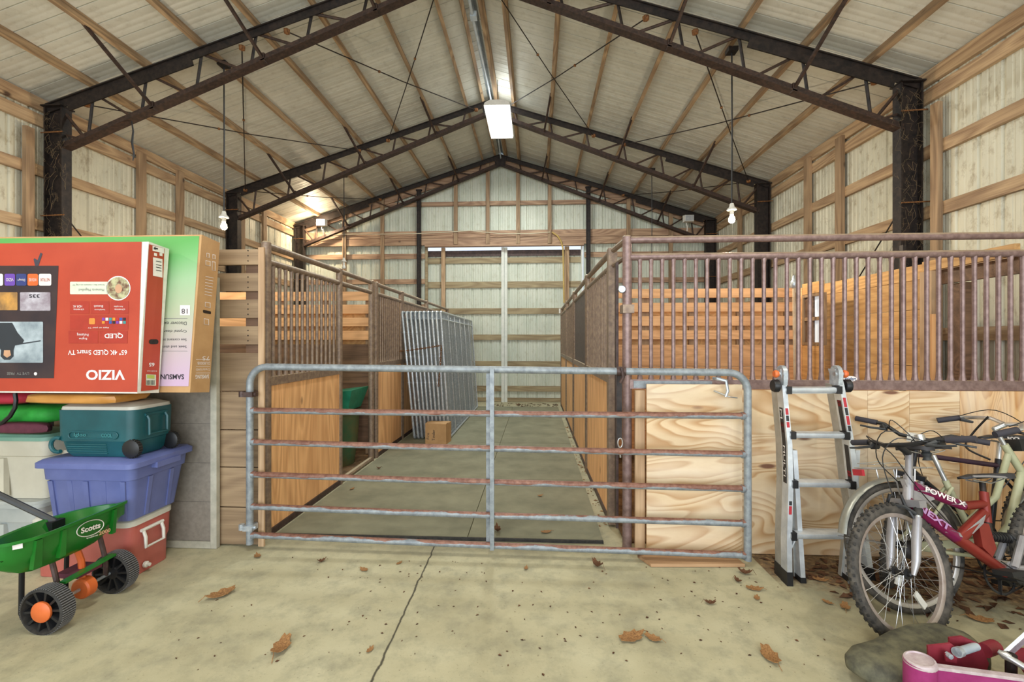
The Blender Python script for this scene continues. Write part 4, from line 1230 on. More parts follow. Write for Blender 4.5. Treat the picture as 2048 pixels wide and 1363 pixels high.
# ---- red cooler on the floor
M['red_cooler'] = m_noisy('faded_red_plastic', '#b25a50', '#bd6a60', 4, .4)
M['lid_white'] = m_noisy('dull_white_lid', '#d7d5ca', '#c5c2b5', 5, .45)
t = thing('cooler', 'red cooler with a white lid on the floor under the blue tote', 'cooler', (-2.87, 2.9, 0), group='coolers')
cx0, cx1, cy0, cy1 = -3.2, -2.535, 2.715, 3.05
MB().loft([rr(cx0+.02, cx1-.012, cy0+.02, cy1-.01, .002, .05), rr(cx0+.016, cx1-.009, cy0+.016, cy1-.008, .16, .05), rr(cx0+.004, cx1, cy0+.004, cy1, .19, .05), rr(cx0, cx1+.004, cy0, cy1+.004, .328, .05)]).build('body', 'red_cooler', t, world=True)
MB().loft([rr(cx0-.006, cx1+.010, cy0-.006, cy1+.01, .330, .052), rr(cx0-.006, cx1+.010, cy0-.006, cy1+.01, .362, .052), rr(cx0+.01, cx1-.008, cy0+.01, cy1-.008, .378, .045)]).build('lid', 'lid_white', t, world=True)
hx = cx1+.012
h = [V((hx, 2.80, .285)), V((hx+.016, 2.80, .24)), V((hx+.018, 2.80, .175)), V((hx+.018, 2.94, .175)), V((hx+.016, 2.94, .24)), V((hx, 2.94, .285))]
mb = MB().tube(h, .010, 6).tube([V((hx, 2.785, .285)), V((hx, 2.955, .285))], .011, 6); mb.build('handle', 'white', t, world=True)
MB().lathe([(.02, 0), (.02, .014), (.011, .02), (.011, .035), (0, .037)], 10, MX.Translation((cx1-.004, 2.83, .05)) @ MX.Rotation(PI/2, 4, 'Y')).build('drain_plug', 'white', t, world=True)

# ---- blue tote
M['tote'] = m_noisy('periwinkle_plastic', '#5c669c', '#6872a8', 5, .42)
t = thing('storage_tote', 'blue lidded storage tote stacked on the red cooler', 'storage tote', (-2.77, 2.87, .384))
MB().loft([rr(-3.0, -2.51, 2.69, 3.06, .382, .04), rr(-3.035, -2.475, 2.665, 3.09, .64, .045), rr(-3.05, -2.462, 2.652, 3.10, .645, .045), rr(-3.055, -2.456, 2.646, 3.108, .725, .045)]).build('body', 'tote', t, world=True)
MB().loft([rr(-3.085, -2.43, 2.62, 3.135, .722, .05), rr(-3.085, -2.43, 2.62, 3.135, .752, .05), rr(-3.06, -2.45, 2.64, 3.115, .768, .045)]).build('lid', 'tote', t, world=True)
for k, x in enumerate((-3.0, -2.88, -2.77, -2.66, -2.53)):
    sgn = .010 if k in (0, 2, 4) else .004
    x2 = -2.77+(x+2.77)*.95
    MB().hexa([(x2-.012, 2.692-sgn, .39), (x2+.012, 2.692-sgn, .39), (x2+.012, 2.72, .39), (x2-.012, 2.72, .39), (x-.016, 2.668-sgn, .636), (x+.016, 2.668-sgn, .636), (x+.016, 2.70, .636), (x-.016, 2.70, .636)]).build('rib', 'tote', t, world=True, bevel=.003)
for y in (2.80, 2.97):
    MB().hexa([(-2.53, y-.012, .39), (-2.50, y-.012, .39), (-2.50, y+.012, .39), (-2.53, y+.012, .39), (-2.50, y-.014, .636), (-2.467, y-.014, .636), (-2.467, y+.014, .636), (-2.50, y+.014, .636)]).build('rib', 'tote', t, world=True, bevel=.003)
MB().box(-2.46, -2.418, 2.79, 2.98, .69, .725).build('latch_grip', 'tote', t, world=True, bevel=.008)

# ---- teal wheeled cooler
M['teal'] = m_noisy('teal_plastic', '#174e54', '#1d5b62', 5, .42)
t = thing('cooler', 'teal wheeled cooler with a white lid on top of the blue tote', 'cooler', (-2.76, 2.87, .77), group='coolers')
ax0, ax1, ay0, ay1 = -3.01, -2.50, 2.70, 3.02
MB().loft([rr(ax0+.05, ax1-.035, ay0+.03, ay1-.03, .772, .05), rr(ax0+.03, ax1-.02, ay0+.016, ay1-.016, .80, .05), rr(ax0+.012, ax1-.006, ay0+.006, ay1-.006, .868, .055), rr(ax0, ax1+.004, ay0, ay1, .874, .055), rr(ax0-.004, ax1+.010, ay0-.004, ay1+.004, 1.068, .055)]).build('body', 'teal', t, world=True)
MB().loft([rr(ax0+.004, ax1+.004, ay0+.004, ay1-.002, 1.068, .05), rr(ax0+.008, ax1, ay0+.008, ay1-.006, 1.088, .05), rr(ax0+.04, ax1-.05, ay0+.06, ay1-.06, 1.110, .04)]).build('lid', 'lid_white', t, world=True)
yf = ay0-.004
cap = [V((-2.755+.135*s_+.026*math.cos(a), yf-.002, .912+.022*math.sin(a))) for s_, a in [(-1, PI/2+PI*k/8) for k in range(9)]+[(1, -PI/2+PI*k/8) for k in range(9)]]
MB().tube(cap, .0035, 6, closed=True).build('emblem_rim', 'teal', t, world=True)
letter('lettering', 'Igloo', [V((-2.88, yf-.002, .900)), V((-2.80, yf-.002, .900)), V((-2.80, yf-.002, .926)), V((-2.88, yf-.002, .926))], m_plain('raised_teal_letters', '#3c8a8e'), t, .01)
letter('lettering', 'COOL', [V((-2.70, yf-.002, .902)), V((-2.63, yf-.002, .902)), V((-2.63, yf-.002, .924)), V((-2.70, yf-.002, .924))], bpy.data.materials['raised_teal_letters'], t, .01)
for k in range(5):
    z = .795+k*.014
    MB().tube([(-2.93+k*-.004, ay0+.0165-k*.002, z), (-2.68, ay0+.0165-k*.002, z)], .004, 6).build('rib', 'teal', t, world=True)
for y in (2.715, 2.985):
    w_ = MB().lathe([(.0, -.02), (.045, -.02), (.056, -.014), (.056, .014), (.045, .02), (0, .02)], 20, MX.Translation((-2.517 if y < 2.8 else -2.49, y, .828)) @ MX.Rotation(PI/2, 4, 'X')).build('wheel', 'black', t, world=True)
    mb = MB()
    for k in range(22):
        a = 2*PI*k/22; c = V((-2.517 if y < 2.8 else -2.49, y, .828))+V((math.cos(a), 0, math.sin(a)))*.0565
        mb.beam(c-V((0, .012, 0)), c+V((0, .012, 0)), .004, .006, (math.cos(a), 0, math.sin(a)))
    o = mb.build('tread', 'rubber', w_, world=True); o['kind'] = 'stuff'
MB().tube([V((-3.0, 2.705, .80+.0))+V((.045*math.cos(a), 0, .048+.045*math.sin(a))) for a in [PI*.35+k*PI*1.3/10 for k in range(11)]], .012, 8).build('tow_grip', 'teal', t, world=True)
hx = ax1+.010
MB().tube([V((hx, 2.79, 1.03)), V((hx+.018, 2.79, 1.0)), V((hx+.018, 2.79, .905)), V((hx+.018, 2.93, .905)), V((hx+.018, 2.93, 1.0)), V((hx, 2.93, 1.03))], .009, 6).tube([V((hx+.002, 2.775, 1.03)), V((hx+.002, 2.945, 1.03))], .010, 6).build('handle', 'teal', t, world=True)

# ---- padded bag squeezed under the cartons, soft bags on the bin
M['padded'] = m_noisy('orange_brown_plastic', '#b57a35', '#c98e46', 6, .35, 0, .15)
o = blob(-3.16, -2.53, 2.60, 2.92, 1.113, 1.178, 5, .45, .03).build('padded_bag', 'padded'); tag(o, 'orange brown padded bag squeezed flat under the cartons', 'bag')
M['green_bag'] = m_noisy('bright_green_cloth', '#1f8a2a', '#2fa83a', 8, .7)
M['red_bag'] = m_noisy('crimson_cloth', '#a81f35', '#bd2e42', 8, .7)
M['maroon'] = m_noisy('maroon_cloth', '#4e2230', '#6a3040', 9, .8)
o = blob(-3.95, -3.17, 2.80, 3.10, .945, 1.075, 8, .6, .03).build('soft_bag', 'green_bag'); tag(o, 'bright green soft bag lying on the pale bin', 'bag', 'soft bags at the left edge')
o = blob(-3.95, -3.30, 2.76, 3.06, 1.078, 1.172, 9, .7, .02).build('soft_bag', 'red_bag'); tag(o, 'crimson rolled bag above the green bag', 'bag', 'soft bags at the left edge')
o = blob(-3.55, -3.13, 2.74, 2.82, .905, .975, 10, .5, .03).build('folded_cloth', 'maroon'); tag(o, 'folded maroon cloth in front of the green bag', 'cloth')
p_ = [PY(*q, 2.735) for q in ((30, 786), (32, 800), (30, 815), (20, 832), (5, 845), (-10, 850))]
o = MB().tube(p_, .012, 6).build('bag_strap', 'black'); tag(o, 'black carrying strap looped over the green and crimson bags', 'strap')

# ---- pale bins at the left edge
M['bin'] = m_noisy('cream_plastic', '#c6c0ae', '#d3cdbb', 4, .45)
M['bin_lid'] = m_noisy('grey_green_lid', '#6f9c8a', '#84ad9a', 4, .45)
M['bin_grey'] = m_noisy('pale_grey_plastic', '#a5aaa8', '#b8bcb8', 4, .45)
for z0, z1, lid, bm_, lb in ((.43, .835, 'bin_lid', 'bin', 'cream storage bin with a green lid, upper of the two at the left edge'), (.002, .385, 'bin_grey', 'bin_grey', 'grey white storage bin under the cream one at the left edge')):
    t = thing('storage_bin', lb, 'storage bin', (-3.6, 3.0, z0), group='pale bins at the left edge')
    dx = 0 if z0 > .1 else -.06
    h = z1-z0
    MB().loft([rr(-3.95, -3.32+dx, 2.92, 3.11, z0, .04), rr(-3.96, -3.28+dx, 2.885, 3.13, z0+h*.72, .05), rr(-3.97, -3.262+dx, 2.87, 3.14, z0+h*.74, .05), rr(-3.97, -3.25+dx, 2.86, 3.145, z1, .05)]).build('body', bm_, t, world=True)
    MB().loft([rr(-3.98, -3.235+dx, 2.845, 3.155, z1, .055), rr(-3.98, -3.235+dx, 2.845, 3.155, z1+.025, .055), rr(-3.975, -3.24+dx, 2.85, 3.15, z1+.028, .055), rr(-3.975, -3.25+dx, 2.86, 3.145, z1+.042, .05)]).build('lid', lid, t, world=True)
    MB().box(-3.275+dx, -3.225+dx, 2.98, 3.12, z0+h*.60, z0+h*.78).build('side_grip', bm_, t, world=True, bevel=.012)
    MB().box(-3.60, -3.56, 2.865, 2.90, z0+.02, z0+h*.7).build('rib', bm_, t, world=True, bevel=.01)

# ================================================================== GREEN SPREADER
M['sp_green'] = m_noisy('glossy_green_plastic', '#15641b', '#1d7626', 5, .3)
M['orange'] = m_noisy('orange_plastic', '#d2602a', '#de7238', 5, .45)
t = thing('lawn_spreader', 'green lawn spreader with black wheels in front of the blue tote', 'lawn spreader', (-2.56, 2.36, 0))
def hsec(y, xf, xb, zr, zbt, solid=False):
    zi = zr if solid else zbt+.012
    w = .008
    dd = min(.07, (xf-xb)*.36); xfb = xf-dd; xbb = xb+dd
    e = w if not solid else w
    return [V(p) for p in ((xf+.016, y, zr+.004), (xf+.016, y, zr-.012), (xf, y, zr-.014), (xf-.004, y, zr-.08), (xfb+dd*.43, y, zbt+.03), (xfb, y, zbt), (xbb, y, zbt), (xb+.02, y, zbt+.06), (xb, y, zr-.014-.02), (xb-.012, y, zr-.034), (xb-.012, y, zr-.018),
                           (xb+w*dd/.07, y, zr-.02), (xbb+w*dd/.07, y, zi if not solid else zr-.016), (xfb-w*dd/.07, y, zi if not solid else zr-.01), (xf-w*dd/.07, y, zr-.002))]
st = [(2.03, -2.56, -2.60, .53, .44, True), (2.045, -2.535, -2.615, .53, .41, True), (2.05, -2.53, -2.62, .53, .40, False), (2.12, -2.482, -2.68, .53, .352, False), (2.17, -2.474, -2.70, .53, .338, False), (2.28, -2.474, -2.715, .53, .33, False), (2.42, -2.476, -2.71, .53, .33, False), (2.50, -2.479, -2.69, .53, .335, False), (2.57, -2.483, -2.65, .53, .365, False), (2.615, -2.487, -2.60, .53, .405, False), (2.625, -2.488, -2.58, .53, .42, True), (2.64, -2.495, -2.55, .53, .45, True)]
hop = MB().loft([hsec(*s_) for s_ in st]).build('hopper', 'sp_green', t, world=True)
for y, w_ in ((2.26, .016), (2.55, .012), (2.14, .02)):
    MB().hexa([(-2.50, y-w_, .37), (-2.478, y-w_, .37), (-2.478, y+w_, .37), (-2.50, y+w_, .37), (-2.49, y-w_*.7, .512), (-2.466, y-w_*.7, .512), (-2.466, y+w_*.7, .512), (-2.49, y+w_*.7, .512)]).build('rib', 'sp_green', hop, world=True, bevel=.003)
def hf(px, py): return PX(px, py, -2.4725)
def hf2(px, py): return PX(px, py, -2.4715)
ov = []
for k in range(28):
    a = 2*PI*k/28
    ov.append(hf(180.5+27*math.cos(a), 1055.5+15*math.sin(a)-.30*27*math.cos(a)))
MB().tube(ov, .0022, 5, closed=True).build('emblem_ring', 'print_white', hop, world=True)
letter('lettering', 'Scotts', [hf(162, 1067), hf(201, 1054.5), hf(201, 1043), hf(162, 1055.5)], 'print_white', hop, .035)
letter('lettering', 'SpeedyGreen', [hf(173, 1078), hf(196, 1071), hf(196, 1067.5), hf(173, 1074.5)], 'print_white', hop, .02)
letter('lettering', '2000', [hf(198, 1070), hf(221, 1062), hf(221, 1055), hf(198, 1063)], m_plain('pale_orange_print', '#e0b08a'), hop, .03)
c = [PPL(x, y, V((-2.512, 2.085, .47)), V((.75, -.66, .12))) for x, y in ((25, 1084), (46, 1081), (46.5, 1093), (26, 1097))]
mb = MB(); mb.poly([p+V((.012, -.012, 0)) for p in c]); o = mb.build('sticker', 'print_white', hop, world=True); o['label'] = 'small white barcode sticker'
# wheels
def spreader_wheel(y, lab, capd):
    w = MB()
    r = .117
    c = V((-2.52, y, r))
    mx = MX.Translation(c) @ MX.Rotation(PI/2, 4, 'X')
    prof = [(r-.012, -.038), (r, -.034), (r, -.003), (r-.004, 0), (r, .003), (r, .034), (r-.012, .038)]
    w.lathe(prof, 36, mx, caps=False)
    w.lathe([(r-.012, .038), (r-.018, .015), (r-.018, -.015), (r-.012, -.038)], 36, mx, caps=False)
    o = w.build('wheel', 'rubber', t, world=True)
    mb = MB()
    mb.lathe([(0, -.03), (.035, -.03), (.045, .0), (.035, .026), (0, .026)], 16, mx)
    mb.build('hub', 'black', o, world=True)
    for k in range(10):
        a = 2*PI*k/10+.1
        d = V((math.cos(a), 0, math.sin(a)))
        MB().hexa([c+d*.03+V((0, -.026, 0))-d.cross(V((0, 1, 0)))*.004, c+d*.03+V((0, -.026, 0))+d.cross(V((0, 1, 0)))*.004, c+d*(r-.014)+V((0, -.03, 0))+d.cross(V((0, 1, 0)))*.007, c+d*(r-.014)+V((0, -.03, 0))-d.cross(V((0, 1, 0)))*.007,
                   c+d*.03+V((0, .03, 0))-d.cross(V((0, 1, 0)))*.012, c+d*.03+V((0, .03, 0))+d.cross(V((0, 1, 0)))*.012, c+d*(r-.014)+V((0, .03, 0))+d.cross(V((0, 1, 0)))*.02, c+d*(r-.014)+V((0, .03, 0))-d.cross(V((0, 1, 0)))*.02]).build('spoke', 'black', o, world=True)
    mb = MB()
    for k in range(60):
        a = 2*PI*k/60; d = V((math.cos(a), 0, math.sin(a)))
        mb.beam(c+d*(r+.0005)+V((0, -.033, 0)), c+d*(r+.0005)+V((0, .033, 0)), .0045, .005, d)
    s_ = mb.build('tread', m_plain('worn_tread_plastic', '#77777a', .5), o, world=True); s_['kind'] = 'stuff'
    if capd:
        MB().lathe([(.0, .044), (.047, .042), (.053, .036), (.053, .026), (0, .026)], 24, mx).build('hub_cap', 'orange', o, world=True)
spreader_wheel(2.225, 'near', True)
spreader_wheel(2.605, 'far', False)
c = V((-2.535, 2.43, .117))
MB().tube([(-2.535, 2.20, .117), (-2.535, 2.64, .117)], .009, 8).build('axle', 'galv', t, world=True)
gb = MB().lathe([(0, -.03), (.048, -.03), (.056, -.022), (.056, .022), (.048, .03), (0, .03)], 24, MX.Translation(c) @ MX.Rotation(PI/2, 4, 'X'))
gb.build('gear_case', 'orange', t, world=True)
MB().tube([c+V((-.01, .0, .05)), c+V((-.02, 0, .15)), V((-2.57, 2.42, .335))], .016, 8).build('drive_shaft', 'orange', t, world=True)
MB().box(-2.63, -2.50, 2.36, 2.50, .20, .225).build('spread_plate', 'maroon', t, world=True, bevel=.004)
MB().beam((-2.50, 2.28, .222), (-2.50, 2.57, .236), .035, .012).build('rate_lever', 'sp_green', t, world=True, bevel=.003)
for y in (2.285, 2.555):
    MB().tube([V((-2.535, y, .117)), V((-2.532, y, .19)), V((-2.545, y-.0, .25)), V((-2.57, y, .345))], .0125, 8).build('frame_tube', 'pipe_dark', t, world=True)
leg = [V((-2.66, 2.26, .36)), V((-2.735, 2.285, .34)), V((-2.745, 2.29, .05)), V((-2.735, 2.29, .022)), V((-2.70, 2.29, .015)), V((-2.56, 2.30, .10))]
MB().tube(leg, .0125, 8).build('stand', 'black', t, world=True)
leg2 = [V((-2.66, 2.50, .36)), V((-2.735, 2.52, .34)), V((-2.745, 2.52, .05)), V((-2.735, 2.52, .022)), V((-2.70, 2.52, .015)), V((-2.56, 2.53, .10))]
MB().tube(leg2, .0125, 8).build('stand', 'black', t, world=True)
a = V((-2.69, 2.40, .50)); b = PX(0, 990, -2.97)
MB().tube([V((-2.66, 2.41, .40)), a, b, b+(b-a).normalized()*.75], .017, 8).build('handle', 'grey_dark', t, world=True)
MB().box(-2.73, -2.66, 2.37, 2.44, .43, .50).build('handle_socket', 'black', t, world=True, bevel=.01)
# ================================================================== LADDER
M['lab_red'] = m_plain('red_label_print', '#b32a34', .5)
M['lab_blk'] = m_plain('black_label_print', '#2a292b', .5)
M['alu_d'] = m_noisy('dull_aluminium', '#a3a29c', '#b9b8b2', 10, .4, .45)
t = thing('folding_ladder', 'aluminium folding ladder leaning against the plywood beside the bicycles', 'ladder', (1.72, 2.95, 0))
def LY(z): return 2.872+.145*z/1.25
def lp(px, py):
    d = ray(px, py)
    y = 2.95
    for _ in range(6):
        z = CAM_H+d.z*y/d.y; y = LY(z)
    return V((d.x*y/d.y, y, z))
def rail_path(side):
    if side < 0: return [lp(1580, 1172), lp(1579, 1085), lp(1582, 968), lp(1580, 890), lp(1569, 770), lp(1566, 738)]
    return [lp(1745, 1160), lp(1733, 1080), lp(1713, 968), lp(1703, 880), lp(1684, 770), lp(1675, 738)]
RL, RRt = rail_path(-1), rail_path(1)
def flat(mb, pts, w, h0, h1):
    """rail: w across x, from depth h0 to h1 behind the front line"""
    L = []
    for p in pts:
        L.append([p+V((-w/2, h0, 0)), p+V((w/2, h0, 0)), p+V((w/2, h1, 0)), p+V((-w/2, h1, 0))])
    return mb.loft(L)
for P_, nm in ((RL, 'left'), (RRt, 'right')):
    r_ = flat(MB(), P_, .030, 0, .072).build('rail', 'alu', t, world=True, bevel=.003)
    s_ = -1 if nm == 'left' else -1
    o = flat(MB(), [p+V((.004, 0, 0)) for p in P_[:-1]], .026, .077, .155).build('outer_rail', 'alu_d', t, world=True, bevel=.003)
    for k, (q0, q1) in enumerate(((P_[0], P_[0]+(P_[1]-P_[0])*.32),)):
        flat(MB(), [q0+V((0, -.003, -.0)), q1+V((0, -.003, 0))], .036, 0, .076).build('foot', 'black', t, world=True, bevel=.003)
        flat(MB(), [q0+V((.004, 0, .0)), q1+V((.004, 0, 0))], .034, .078, .158).build('foot', 'black', t, world=True, bevel=.003)
    # hinge head
    h = P_[-1]
    MB().loft([[h+V((-.013, .012+.048*math.cos(a), -.03+.055*math.sin(a))) for a in [PI*k/8 for k in range(9)]]+[h+V((-.013, -.03, -.10)), h+V((-.013, .06, -.10))],
               [h+V((.013, .012+.048*math.cos(a), -.03+.055*math.sin(a))) for a in [PI*k/8 for k in range(9)]]+[h+V((.013, -.03, -.10)), h+V((.013, .06, -.10))]]).build('hinge', 'galv', t, world=True)
    sx = -1 if nm == 'left' else 1
    mb = MB().lathe([(0, -.012), (.02, -.012), (.026, 0), (.02, .014), (0, .014)], 16, MX.Translation(h+V((sx*.045, .0, -.03))) @ MX.Rotation(PI/2, 4, 'Y')); mb.build('lock_knob', 'orange', t, world=True)
    MB().tube([h+V((-.02, 0, -.03)), h+V((.035*sx, 0, -.03))], .014, 10).build('lock_pin', 'chrome', t, world=True)
    q = P_[-2]
    kn = MB().lathe([(0, -.02), (.036, -.02), (.042, -.01), (.042, .012), (.03, .02), (0, .02)], 16, MX.Translation(q+V((sx*.045, .02, -.005))) @ MX.Rotation(PI/2, 4, 'Y'))
    kn.build('rock_lock', 'black', t, world=True)
    # side labels on the web
    def side_strip(z0, z1, y0, y1, mat, lbl):
        def on(z):
            for a, b in zip(P_, P_[1:]):
                if a.z <= z <= b.z: return a+(b-a)*((z-a.z)/(b.z-a.z))
            return P_[-1]
        mb = MB(); n_ = 6; L = []
        for k in range(n_):
            za = z0+(z1-z0)*k/n_; zb2 = z0+(z1-z0)*(k+1)/n_
            a, b = on(za), on(zb2)
            mb.poly([a+V((-.0165, y0, 0)), a+V((-.0165, y1, 0)), b+V((-.0165, y1, 0)), b+V((-.0165, y0, 0))])
        o = mb.build('rail_label', mat, r_, world=True, smooth=False)
        if lbl: o['label'] = lbl
        return on
    if nm == 'left':
        on = side_strip(.60, 1.07, .018, .058, 'lab_blk', 'black lettered strip')
        side_strip(.86, 1.0, .019, .057, 'lab_red', 'red printed strip')
        for (za, zb3), s in (((.64, .83), 'MULTI'), ((1.0, 1.06), 'M')):
            p, q2 = on(zb3), on(za)
            x = -.018
            letter('lettering', s, [p+V((x, .050, 0)), q2+V((x, .050, 0)), q2+V((x, .026, 0)), p+V((x, .026, 0))], 'print_white', r_)
    else:
        side_strip(.88, 1.12, .012, .05, 'lab_blk', 'black warning label'); side_strip(1.08, 1.12, .014, .048, 'lab_red', None)
        side_strip(.60, .84, .012, .05, 'lab_blk', 'black warning label'); side_strip(.64, .68, .014, .048, 'lab_red', None)
    # front labels
    def front_strip(z0, z1, mat):
        for a, b in zip(P_, P_[1:]):
            if a.z <= z0 <= b.z:
                p = a+(b-a)*((z0-a.z)/(b.z-a.z)); q = a+(b-a)*((z1-a.z)/(b.z-a.z))
                mb = MB(); mb.poly([p+V((-.009, -.001, 0)), p+V((.009, -.001, 0)), q+V((.009, -.001, 0)), q+V((-.009, -.001, 0))])
                mb.build('rail_label', mat, r_, world=True, smooth=False)
    for z0, z1, mt in ((1.03, 1.07, 'lab_red'), (.99, 1.025, 'lab_blk'), (.95, .985, 'lab_red')) if nm == 'left' else ((1.08, 1.14, 'lab_red'), (1.03, 1.075, 'lab_blk'), (.97, 1.025, 'lab_red'), (.93, .965, 'lab_blk')):
        front_strip(z0, z1, mt)
    if nm == 'left': front_strip(.42, .47, 'lab_red'); front_strip(.475, .50, 'lab_blk')
for y_l, y_r in ((780, 779), (870, 870), (968, 968), (1072, 1070)):
    def at(P_, py):
        for a, b in zip(P_, P_[1:]):
            za = lp(1600, py).z
            if a.z <= za <= b.z: return a+(b-a)*((za-a.z)/(b.z-a.z))
        return P_[-1]
    a, b = at(RL, y_l), at(RRt, y_r)
    MB().loft([[p+V((0, .002, -.018)), p+V((0, -.006, -.006)), p+V((0, -.004, .012)), p+V((0, .012, .018)), p+V((0, .05, .018)), p+V((0, .05, -.018))] for p in (a, b)]).build('rung', 'alu', t, world=True)
    MB().loft([[p+V((0, .066, -.03)), p+V((0, .064, .005)), p+V((0, .11, .005)), p+V((0, .11, -.03))] for p in (a, b)]).build('rung', 'alu', t, world=True)
    for p, d in ((a, .024), (b, -.024)):
        c = p+V((d, 0, 0))
        MB().box(c.x-.016, c.x+.016, c.y-.010, c.y+.045, c.z-.024, c.z+.024).build('rung_cap', 'black', t, world=True, bevel=.005)
# rear legs folded in behind
for a, b in ((PY(1590, 900, 3.02), PZ(1607, 1163, .01)), (PY(1716, 900, 3.02), PZ(1607, 1163, .01)+V((.30, .02, 0)))):
    flat(MB(), [b, a], .028, 0, .06).build('rear_leg', 'alu', t, world=True, bevel=.003)
    flat(MB(), [b+V((-.012, .065, 0)), a+V((-.012, .02, 0))], .02, 0, .03).build('rear_leg_channel', 'alu_d', t, world=True, bevel=.003)
    flat(MB(), [b+V((0, -.002, -.008)), b+(a-b)*.03+V((0, -.002, 0))], .034, 0, .066).build('foot', 'black', t, world=True, bevel=.003)
MB().tube([at(RL, 1110)+V((.01, .03, 0)), at(RL, 1072)+V((.085, .06, 0))], .008, 6).build('brace', 'alu', t, world=True)

# ================================================================== BICYCLES
M['purple'] = m_noisy('purple_frame_paint', '#6e1440', '#82204e', 5, .3, .2)
M['red_frame'] = m_noisy('red_frame_paint', '#7a261f', '#8c3229', 5, .35, .2)
M['silver_paint'] = m_noisy('silver_frame_paint', '#98969a', '#b0aeb1', 6, .32, .5)
M['beige'] = m_noisy('beige_green_frame_paint', '#a5a684', '#b9b998', 5, .4)
M['black_paint'] = m_noisy('black_frame_paint', '#1e1e22', '#2e2d33', 5, .35, .2)
M['dark_purple'] = m_noisy('dark_purple_tube', '#33222e', '#463040', 6, .4, .2)
M['fender'] = m_noisy('dull_grey_fender', '#8d8d84', '#a7a69c', 6, .35, .5)
M['rim'] = m_noisy('silver_rim', '#bcb6b0', '#d2cdc8', 10, .35, .6)
M['rim_rusty'] = m_noisy('dusty_brown_rim', '#8c786c', '#c2b6ae', 5, .4, .45)
M['saddle'] = m_noisy('black_saddle_vinyl', '#222225', '#39383b', 8, .6)
M['grip'] = m_plain('grey_black_grip', '#3a3840', .7)
RX = MX.Rotation(PI/2, 4, 'X')

def wheel(parent, name, mat, R_, tr, rim_m, knobby, spokes=28, reflect=None, tyre_m='rubber_dusty'):
    """wheel turning about local y, centred on its own origin"""
    rr_ = R_-2*tr
    rim = MB().lathe([(rr_+.010, -.012), (rr_-.008, -.013), (rr_-.016, -.008), (rr_-.016, .008), (rr_-.008, .013), (rr_+.010, .012)], 48, RX, caps=False)
    rim = rim.build(name, rim_m, parent)
    rim.matrix_local = mat
    MB().lathe([(rr_+tr+(tr*math.cos(a)), tr*.95*math.sin(a)) for a in [-PI*.86+PI*1.72*k/10 for k in range(11)]], 48, RX, caps=False).build('tyre', tyre_m, rim)
    if knobby:
        mb = MB(); N_ = 56
        for k in range(N_):
            for j, off in ((0, 0), (1, .55), (-1, -.55)):
                a = 2*PI*(k+(.5 if j else 0))/N_
                rad = R_-tr+tr*math.cos(off*1.35); y = tr*math.sin(off*1.35)
                d = V((math.cos(a), 0, math.sin(a))); tg = V((-math.sin(a), 0, math.cos(a)))
                c = d*(rad)+V((0, y, 0)); up = (d*math.cos(off*1.35)+V((0, math.sin(off*1.35), 0)))
                mb.beam(c-tg*.006, c+tg*.006, .011, .009, up)
        o = mb.build('tread', 'rubber', rim); o['kind'] = 'stuff'
    MB().lathe([(.006, -.055), (.012, -.05), (.012, -.036), (.026, -.034), (.026, -.028), (.013, -.024), (.013, .024), (.026, .028), (.026, .034), (.012, .036), (.012, .05), (.006, .055)], 14, RX).build('hub', 'black', rim)
    proto = None
    for k in range(spokes):
        if k < 4:
            s_ = 1 if k % 2 else -1; a = .45*(1 if k < 2 else -1)
            p0 = V((.023*math.cos(a*2.5), .030*s_, .023*math.sin(a*2.5)))
            sp_o = MB().tube([p0, V((rr_-.012, .004*s_, 0))], .0011, 4, caps=False).build('spoke', 'chrome', rim)
            protos = [sp_o] if k == 0 else protos+[sp_o]
        else:
            sp_o = protos[k % 4].copy(); COL.objects.link(sp_o); sp_o.parent = rim
        sp_o.rotation_euler = (0, 2*PI*k/spokes, 0)
    if reflect:
        for a in reflect:
            MB().box(.13, .215, -.012, -.004, -.016, .016).build('spoke_reflector', 'white', rim, bevel=.004).rotation_euler = (0, a, 0)
    return rim
def saddle(parent, x, z, ln=.27, w=.15, mat='saddle', name='saddle', tilt=0.0):
    mb = MB(); L = []
    for u, hw, th in ((0, .012, .02), (.05, .024, .032), (.3, .034, .042), (.55, .05, .052), (.78, .085*w/.15, .062), (.93, w/2, .06), (1.0, w/2*.8, .045)):
        xx = x+ln*.5-ln*u; zz = z+tilt*(u-.5)*ln-(.012 if u < .1 else 0)
        L.append([V((xx, -hw, zz-th*.55)), V((xx, -hw*.99, zz-th*.15)), V((xx, -hw*.6, zz-.004)), V((xx, 0, zz-.006)), V((xx, hw*.6, zz-.004)), V((xx, hw*.99, zz-th*.15)), V((xx, hw, zz-th*.55)), V((xx, 0, zz-th*.45))])
    s_ = mb.loft(L).build(name, mat, parent, sharp=1.2)
    MB().tube([(x+.08, .018, z-.035), (x-.02, .022, z-.055), (x-.10, .03, z-.035)], .0035, 5).build('saddle_rail', 'chrome', s_)
    MB().tube([(x+.08, -.018, z-.035), (x-.02, -.022, z-.055), (x-.10, -.03, z-.035)], .0035, 5).build('saddle_rail', 'chrome', s_)
    return s_
